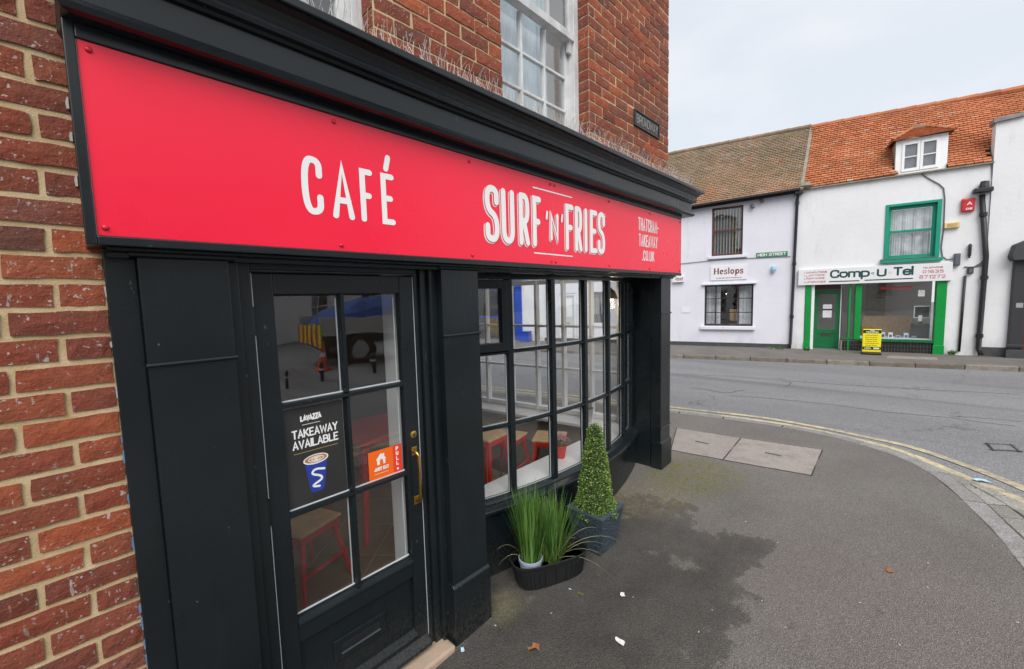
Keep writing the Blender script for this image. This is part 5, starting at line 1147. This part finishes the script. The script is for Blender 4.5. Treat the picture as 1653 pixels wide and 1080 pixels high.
mo = thing('monitor', 'black screened monitor with pale frame at the right of the computer shop window', 'monitor', CF.O, CF.rz); MB().box(2.83, .30, .95, 3.17, .36, 1.30).build('bezel', M['sign_white'], mo, bev=.01); MB().box(2.85, .296, .975, 3.15, .3, 1.28).build('screen', M['black_plastic'], mo); MB().box(2.97, .32, .55, 3.03, .36, .95).build('stand', M['black_plastic'], mo); MB().box(2.82, .28, .361, 3.18, .62, .78).build('base_unit', M['black_plastic'], mo, bev=.01); MB().box(2.93, .29, .86, 3.01, .295, 1.03).build('price_card', M['sign_white'], mo)
fbox('window_banner', 'alarm_red', SH, 2.05, 1.80, 2.75, 1.88, .12, .125)
pp = thing('window_notice', 'grey paper notice hung high at the right of the computer shop window', 'notice', CF.O, CF.rz); MB().box(2.86, .09, 1.58, 3.0, .094, 1.76).build('paper', M['sign_white'], pp)
# shop sign
cs = thing('computer_shop_sign', 'white Comp U Tel fascia sign with dark green lettering and phone number', 'sign', CF.O, CF.rz)
MB().box(.03, -.10, 2.0, 3.485, -.002, 2.495).build('panel', M['sign_white'], cs, bev=.006); SO = ff(.1015)
def ctext(tx, xa, ya, xb, yb, h, sw, m, gap=1.6): a = CF(xa, ya, -.1); b = CF(xb, yb, -.1); return text('lettering', tx, a[0], a[1], b[0]-a[0], h, sw, SO, M[m], cs, gap)
ctext('Comp', 1339.5, 449.3, 1404, 449, .25, .050, 'ink_green', 1.1); ctext('U', 1415, 446.8, 1431, 445, .225, .050, 'ink_green'); ctext('Tel', 1441.5, 445.3, 1474.5, 443, .25, .050, 'ink_green', 1.2)
mb = MB(); a, b, c, d = CF(1339, 454.8, -.1), CF(1386.5, 452.5, -.1), CF(1396.5, 452.8, -.1), CF(1473, 448.8, -.1); zz = a[1]; ribbon(mb, [(a[0], zz), (b[0], zz)], .032, SO, 0); ribbon(mb, [(c[0], zz+.005), (d[0], zz+.01)], .032, SO, 0); mb.build('underline', M['ink_green'], cs, fix=False)
for q, m_ in (((1409, 441.2), 'ink_green'), ((1436.7, 440), 'cream_box')): a = CF(*q, -.1); mb = MB(); e = ell(a[0], a[1], .026, .026, 14); ribbon(mb, e+[e[0]], .014, SO, .0005, False); mb.build('ring', M[m_], cs, fix=False)
for tx, y in (('COMPUTERS', 441.8), ('LAPTOPS', 446.6), ('REPAIRS', 451.4), ('UPGRADES', 457)): a = CF(1301, y, -.1); text('lettering', tx, a[0], a[1], .26+.03*len(tx), .055, .011, SO, M['ink_red'], cs, 1.6); mb = MB(); ribbon(mb, [(a[0]-.04, a[1]+.02), (a[0]-.03, a[1]+.02)], .02, SO, 0); mb.build('bullet', M['ink_dark'], cs, fix=False)
a = CF(1489.5, 434.5, -.1); text('lettering', 'TELEPHONE', a[0], 2.355, .40, .045, .010, SO, M['ink_red'], cs, 1.8); text('lettering', '01635', a[0], 2.225, .42, .085, .016, SO, M['ink_red'], cs, 2); text('lettering', '871272', a[0]-.06, 2.075, .52, .095, .016, SO, M['ink_red'], cs, 2)
# pavement A board
q = onZ(1406, 571.5, -.045)
A = thing('pavement_board', 'yellow and black swing pavement board outside the green shopfront', 'A-board', q, CF.rz)
w2, hb_ = .205, .66
mb = MB().box(-w2, -.03, .06, w2, .03, .06+hb_).build('panel', M['yellow_sign'], A, bev=.012); MB().box(-w2-.012, -.16, 0, w2+.012, .16, .055).build('base', M['pipe'], A, bev=.02)
for z0_, z1_ in ((.61, .70), (.13, .215)): MB().box(-w2+.004, -.034, z0_, w2-.004, -.0302, z1_).build('band', M['black_plastic'], A)
fA = ff(.036); text('lettering', 'PPI', -.05, .665, .10, .03, .008, fA, M['print_white'], A); text('lettering', 'TRANSFER', -.14, .622, .28, .036, .009, fA, M['print_white'], A)
for i in range(6): text('lettering', ['PHONE REPAIRS', 'BATTERIES', 'SCREENS', 'CHARGERS AND LEADS', 'DATA TRANSFER', 'OPEN'][i].replace('Q', 'O'), -.15, .535-i*.058, [.30, .24, .22, .30, .30, .12][i], .028, .005, ff(.0312), M['ink_dark'], A, 1.6) if i in () else None
mb = MB()
for i in range(6):                          # lines of print too fine to read
    x = -.15+random.uniform(0, .04); xe = .15-random.uniform(0, .05)
    while x < xe: L = random.uniform(.012, .035); ribbon(mb, [(x, .545-i*.058), (x+L, .545-i*.058)], .017, ff(.0312), 0, False); x += L+.010
mb.build('small_print', M['ink_dark'], A, fix=False); text('lettering', 'USED', -.16, .155, .15, .034, .009, fA, M['print_white'], A); MB().box(.04, -.037, .15, .17, -.0345, .195).build('logo', M['sign_white'], A)
# wall fittings on the computer shop
def fit(name, px, dep, m, label, cat, bev=.01):
    a, b = CF(px[0], px[3]), CF(px[2], px[1]); t = thing(name, label, cat, CF.O, CF.rz); MB().box(a[0], -dep, a[1], b[0], -.002, b[1]).build('case', M[m], t, bev=bev); return t, a, b
t, a, b = fit('alarm_box', (1549.9, 319.3, 1573.5, 343.5), .09, 'alarm_red', 'red alarm box high on the computer shop wall', 'alarm box', .03)
cxm = (a[0]+b[0])/2+.02; text('lettering', 'A', cxm-.05, a[1]+.17, .10, .09, .016, ff(.0915), M['print_white'], t); text('lettering', 'DE', cxm-.06, a[1]+.05, .12, .05, .012, ff(.0915), M['print_white'], t)
t, a, b = fit('bulkhead_light', (1523, 358.5, 1548.5, 369.5), .09, 'cream_box', 'cream bulkhead light beside the sea green window', 'light', .012)
MB().box(a[0]+.05, -.094, a[1]+.03, b[0]-.05, -.0905, b[1]-.03).build('lens', M['gold'], t)
t, a, b = fit('meter_box', (1538.4, 409, 1549.6, 429.3), .10, 'grey_box', 'dark grey box by the right end of the Comp U Tel sign', 'box'); MB().box(a[0]+.02, -.108, a[1]+.03, b[0]-.02, -.1005, b[1]-.05).build('lid', M['grey_box'], t, bev=.004)
t, a, b = fit('junction_box', (1560.5, 432.5, 1570.6, 442), .07, 'pipe', 'small black junction box at the top of the thin drainpipe', 'box', .006); MB().box(a[0]+.02, -.076, a[1]+.02, b[0]-.02, -.0705, b[1]-.02).build('lid', M['grey_box'], t)
t, a, b = fit('lantern', (1561.5, 398, 1567.5, 414), .10, 'pipe', 'small black lantern between the sign end and the thick drainpipe', 'lantern', .02); MB().lathe([(.05, 0), (.025, .06), (.0, .08)], ((a[0]+b[0])/2, -.05, b[1]), 8).build('cap', M['pipe'], t); MB().tube([((a[0]+b[0])/2, -.05, a[1]), ((a[0]+b[0])/2, -.05, a[1]-.05)], .02, 6).build('finial', M['pipe'], t)
p0, p1 = CF(1583.5, 318), CF(1577.5, 566); pipe(C, [(p0[0], -.07, p0[1]+.05), (p1[0]+.02, -.07, 2.6), (p1[0], -.07, .15), (p1[0]+.03, -.16, .0)], .055, joints=(3.7, 2.05, .5))
a, b = CF(1568.7, 314), CF(1602, 301.5); hp = MB().box(a[0], -.22, a[1], b[0]-.02, -.01, b[1]-.02).build('hopper', M['pipe'], C, bev=.02); MB().tube([((a[0]+b[0])/2, -.12, b[1]-.02), ((a[0]+b[0])/2+.02, -.1, b[1]+.14)], [.10, .08], 10).build('outlet', M['pipe'], hp)
p0, p1 = CF(1557.5, 445), CF(1547.4, 566); pipe(C, [(p0[0], -.04, p0[1]), (p1[0], -.04, .05)], .028)
cable(CF, [(1487, 281), (1500, 289), (1515, 297), (1523, 304), (1525, 322), (1523, 370), (1519, 400), (1521, 414), (1528, 419), (1538, 418)], .014, 'dark cable looping from the dormer down past the sea green window')
cable(CF, [(1601, 262), (1602, 290), (1599, 330), (1596, 380), (1592, 412), (1584, 424), (1572, 431), (1556, 431)], .016, 'dark cable running down beside the thick drainpipe')
cable(CF, [(1570, 431), (1590, 427.5), (1610, 428), (1622, 420), (1627, 404), (1628, 386)], .014, 'cable looping across to the dark doorway at the right edge')
# ---------------- taller white house at the right edge
RF = Frame((CF.O.x+CF.d.x*SW-.04, CF.O.y+CF.d.y*SW), (.13, -.9915))
RB = thing('corner_white_house', 'taller white rendered house with dark doorway at the right edge', 'building', RF.O, RF.rz)
wall_with_holes('wall', 'render', RB, 0, 6, -.6, 6.0, [(.56, -.6, 2.2, 2.7)]); MB().prism([(0, 6.0), (6, 6.0), (6, 7.2), (.9, 6.25), (.45, 6.05)], lambda p, t: (p[0], t, p[1]), 0.002, .3).build('parapet', M['render'], RB)
MB().prism([(-.06, 5.99), (.45, 6.03), (.9, 6.25), (6, 7.2), (6, 7.3), (.88, 6.35), (.42, 6.12), (-.06, 6.09)], lambda p, t: (p[0], t, p[1]), -.08, .33).build('coping', M['lead'], RB)
fbox('plinth', 'plinth_dark', RB, .03, -.2, .50, .20, -.02, .02)
dwy = link('doorway', None, RB)
fbox('column', 'ink_dark', dwy, .46, -.15, .70, 2.5, -.12, .25, .02); fbox('column_base', 'plinth_dark', dwy, .42, -.15, .74, .16, -.17, -.125, .01); fbox('column_band', 'ink_dark', dwy, .42, .22, .74, .30, -.16, -.125, .01); fbox('door', 'brown_frame', dwy, .70, -.1, 1.7, 2.45, .1, .15, .01); fbox('entry_panel', 'zinc', dwy, .54, 1.25, .66, 1.37, -.13, -.1205)
MB().prism([(.40, 2.45), (2.3, 2.45), (2.3, 2.6), (.75, 3.02), (.42, 2.85), (.36, 2.55)], lambda p, t: (p[0], t, p[1]), -.28, .06).build('pediment', M['plinth_dark'], dwy, bev=.02)
# ---------------- white terrace further up the High Street, seen through the cafe
TF = Frame((HF.O.x+HF.d.x*Lx, HF.O.y+HF.d.y*Lx), (.33, -.944))
T = thing('white_terrace', 'white terrace with a blue shopfront seen through the cafe windows', 'building', TF.O, TF.rz)
holes = [(-7.5, -.3, -6.6, 2.05), (-10.6, .8, -9.3, 2.0), (-4.5, -.3, -1.35, 2.3), (-1.9, 3.2, -.9, 4.6), (-4.4, 3.2, -3.3, 4.6), (-7.4, 3.2, -6.2, 4.6)]
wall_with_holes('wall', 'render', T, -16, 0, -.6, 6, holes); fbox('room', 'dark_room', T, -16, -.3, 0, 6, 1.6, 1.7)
MB().quad((-16, -.2, 6), (0, -.2, 6), (0, 2.6, 8.4), (-16, 2.6, 8.4)).build('roof', M['roof_brown'], T, fix=False)
for k, h in enumerate(holes):
    t = link('door' if k == 0 else 'window', None, T); mm = 'white' if k != 2 else 'blue'
    for c in ((h[0], h[1], h[0]+.07, h[3]), (h[2]-.07, h[1], h[2], h[3]), (h[0]+.07, h[3]-.07, h[2]-.07, h[3]), (h[0]+.07, (h[1]+h[3])/2-.03, h[2]-.07, (h[1]+h[3])/2+.03)): fbox('frame', mm, t, *c, .05, .12)
    fbox('pane' if k else 'leaf', 'glass' if k else 'bead', t, h[0]+.07, h[1], h[2]-.07, h[3]-.07, .075, .08)
for x in (-4.8, -1.34): fbox('shop_pilaster', 'blue', T, x, -.3, x+.3, 2.7, -.06, .05)
fbox('shop_fascia', 'blue', T, -4.8, 2.3, -1.04, 2.75, -.10, -.0)
for k, (yy, lab) in enumerate(((14.2, 'blue recycling bin standing by the white terrace'),)):
    o = thing('blue_bin', lab, 'bin', (*(TF.O+TF.d*-.72-TF.n*.4).xy, -.06), TF.rz); MB().box(-.2, -.2, .0, .2, .2, .42).build('body', M['blue'], o, bev=.03); MB().box(-.22, -.22, .421, .22, .22, .46).build('lid', M['blue'], o, bev=.02)
# ================================================================== ACROSS THE ROAD BEHIND THE CAMERA (reflected in the door glass)
OB = Frame((-10, -17.5), (1, .03)); OBt = thing('opposite_house', 'pale house across Broadway reflected in the door glass', 'building', OB.O, OB.rz)
gz = -.25
wo_ = [(7.2+2.6*i, .9, 8.3+2.6*i, 2.5) for i in range(6)]+[(7.2+2.6*i, 3.6, 8.3+2.6*i, 4.9) for i in range(6)]
o = wall_with_holes('wall', 'render', OBt, 0, 24, -.9, 6, wo_, -.3, 0.); fbox('room', 'dark_room', OBt, 0, -.9, 24, 6, -1.7, -1.6); MB().quad((-.2, .2, 6), (24, .2, 6), (24, -3, 8.6), (-.2, -3, 8.6)).build('roof', M['roof_brown'], OBt, fix=False)
for h in wo_:
    t = link('window', None, OBt)
    for c in ((h[0], h[1], h[0]+.07, h[3]), (h[2]-.07, h[1], h[2], h[3]), (h[0]+.07, h[3]-.07, h[2]-.07, h[3]), (h[0]+.07, h[1], h[2]-.07, h[1]+.07), ((h[0]+h[2])/2-.02, h[1]+.07, (h[0]+h[2])/2+.02, h[3]-.07), (h[0]+.07, (h[1]+h[3])/2-.02, (h[0]+h[2])/2-.02, (h[1]+h[3])/2+.02), ((h[0]+h[2])/2+.02, (h[1]+h[3])/2-.02, h[2]-.07, (h[1]+h[3])/2+.02)): fbox('frame', 'white', t, *c, -.16, -.10)
    fbox('pane', 'glass', t, h[0]+.07, h[1]+.07, h[2]-.07, h[3]-.07, -.14, -.135)
mb = MB(); mb.box(-20, -17.4, -.8, 20, -14.5, .12); struct(mb.build('opposite_pavement', M['far_pave']))
# flatbed truck with a blue sheeted load
TK = thing('flatbed_truck', 'pale flatbed truck with blue sheeted load, seen only as a reflection', 'truck', (6.9, -8.0, gh(6.9)), R_(3))
MB().box(-2.6, -1.0, .85, 1.4, 1.0, 1.0).build('bed', M['truck'], TK, bev=.02)
for y_ in (-1, .94): MB().box(-2.6, y_, 1.0, 1.4, y_+.06, 1.32).build('side_board', M['truck'], TK, bev=.01)
mb = MB(); n = 18; rr = random.Random(2)
vs = [(-2.5+3.8*i/n, -.9+1.8*j/8, 1.02+(.75+.12*rr.random())*math.sin(math.pi*min(1, max(0, i/n)))**.4*math.sin(math.pi*j/8)**.5) for i in range(n+1) for j in range(9)]
mb.add(vs, [(i*9+j, (i+1)*9+j, (i+1)*9+j+1, i*9+j+1) for i in range(n) for j in range(8)]).build('sheeted_load', M['tarp'], TK)
MB().prism([(1.45, .55), (3.1, .55), (3.1, 1.35), (2.75, 2.25), (1.45, 2.3)], lambda p, t: (p[0], t, p[1]), -.98, .98).build('cab', M['truck'], TK, bev=.06)
MB().box(1.75, .975, 1.40, 2.6, .99, 2.05).build('side_window', M['black_plastic'], TK); MB().box(-2.5, -.6, .55, 1.6, .6, .84).build('chassis', M['pipe'], TK); [MB().box(-2.64, -.98+.196*k, .62, -2.605, -.785+.196*k, 1.12).build('rear_marker', M['hivis'] if k % 2 else M['alarm_red'], TK) for k in range(10)]
for x in (-1.6, 2.3):
    for y_ in (-.98, .72): wh = MB().tube([(x, y_, .4), (x, y_+.26, .4)], .4, 20).build('wheel', M['tyre'], TK); MB().tube([(x, y_-.005, .4), (x, y_+.265, .4)], .2, 14).build('rim', M['zinc'], wh)
for k, x in enumerate((2.1, 2.9, 3.65, 4.75)):
    o = thing('bollard', 'black street bollard on the far side of Broadway, reflected only', 'bollard', (x, -5.85+.1*k, gh(x)), 0, 'bollards across Broadway'); MB().lathe([(.05, 0), (.045, .03), (.04, .36), (.048, .38), (.03, .42), (.01, .44)], n=14).build('post', M['black_plastic'], o); MB().tube([(0, 0, .28), (0, 0, .32)], .0435, 14).build('band', M['sign_white'], o)
co = thing('traffic_cone', 'orange traffic cone beside the truck, seen only as a reflection', 'cone', (4.3, -7.2, gh(4.3))); MB().lathe([(.13, .04), (.03, .7), (.02, .72)], n=16).build('body', M['cone'], co); MB().box(-.18, -.18, 0, .18, .18, .04).build('base', M['cone'], co, bev=.01); MB().lathe([(.096, .3), (.073, .45)], n=16).build('band', M['sign_white'], co)
# garden wall of buildings closing Broadway to the left
LB = thing('neighbour_house', 'plain rendered house closing the view down Broadway', 'building', (-26, 0, 0)); MB().box(-2, -30, -1, 0, 30, 7).build('wall', M['grey_render'], LB); MB().box(-2.2, -30, 7, .2, 30, 7.3).build('roof', M['roof_brown'], LB)
for k in range(8): MB().box(-.05, -24+6*k, 1, .02, -22.6+6*k, 2.6).build('window', M['black_plastic'], LB)
# pendant lamp glowing in the cafe beside the end window
pl = thing('pendant_lamp', 'small warm lit pendant lamp inside the cafe near the end window', 'lamp', (3.60, 2.10, 1.80))
MB().lathe([(.075, 0), (.07, .02), (.045, .075), (.02, .095), (.012, .11)], n=20).build('shade', M['cream_box'], pl); MB().tube([(0, 0, .11), (0, 0, .52)], .004, 6).build('flex', M['black_plastic'], pl)
g = G('lit_bulb'); em = g.n('Emission'); em.inputs[0].default_value = (1, .78, .5, 1); em.inputs[1].default_value = 3; g.t.links.new(em.outputs[0], g.out.inputs[0])
MB().lathe([(.004, -.03), (.028, -.02), (.036, 0), (.028, .02), (.012, .04)], n=14).build('bulb', g.m, pl)
ld = bpy.data.lights.new('lamp_light', 'POINT'); ld.energy = 1.6; ld.color = (1, .8, .56); ld.shadow_soft_size = .05
lo_ = bpy.data.objects.new('lamp_light', ld); COL.objects.link(lo_); lo_.parent = pl; lo_.location = (0, 0, -.06)
# weeds along the foot of the far walls
for k, (x, y, hh, lab) in enumerate(((1250, 563.5, .07, 'low green weeds along the foot of the lilac wall'), (1302, 566, .10, 'small weed tuft at the foot of the left green pilaster'), (1536, 573, .14, 'weed tuft between the green shopfront and the thin drainpipe'))):
    p = onZ(x, y, -.042); o = thing('weed', lab, 'weed', p, 0); mb = MB(); rr = random.Random(50+k)
    for i in range(60):
        a = rr.uniform(0, 6.28); b = Vector((rr.uniform(-.03, .03), rr.uniform(-.28, .28) if k == 0 else rr.uniform(-.06, .06), 0)); L = hh*rr.uniform(.5, 1.2); tip = b+Vector((math.cos(a)*L*.5, math.sin(a)*L*.5, L)); sd_ = Vector((-math.sin(a), math.cos(a), 0))*.012
        mb.add([b, (b+tip)/2+sd_, tip, (b+tip)/2-sd_], [(0, 1, 2, 3)])
    stuff(mb.build('leaves', M['grass'], o, fix=False))
# old blue and white paint showing along the ragged edge where frame meets brick
rr = random.Random(61); MB_b = MB(); MB_w = MB(); z = .2
while z < 2.5:
    L = rr.uniform(.015, .05); tgt = MB_b if z < 1.5 else MB_w
    xo = .066 if z < 1.98 else .032
    if rr.random() < (.75 if z < .95 else .35):
        w0_, w1_ = rr.uniform(.001, .0035), rr.uniform(.001, .0035); tgt.prism([(xo-w0_, z), (xo+.002, z), (xo+.002, z+L), (xo-w1_, z+L), (xo-w0_*1.5, z+L*.5)], lambda p, t: (p[0], t, p[1]), 1.712, 1.722)
    z += L+rr.uniform(.005, .05)
stuff(MB_b.build('old_blue_paint', M['old_blue'], B)); stuff(MB_w.build('old_white_paint', M['fleck'], B))
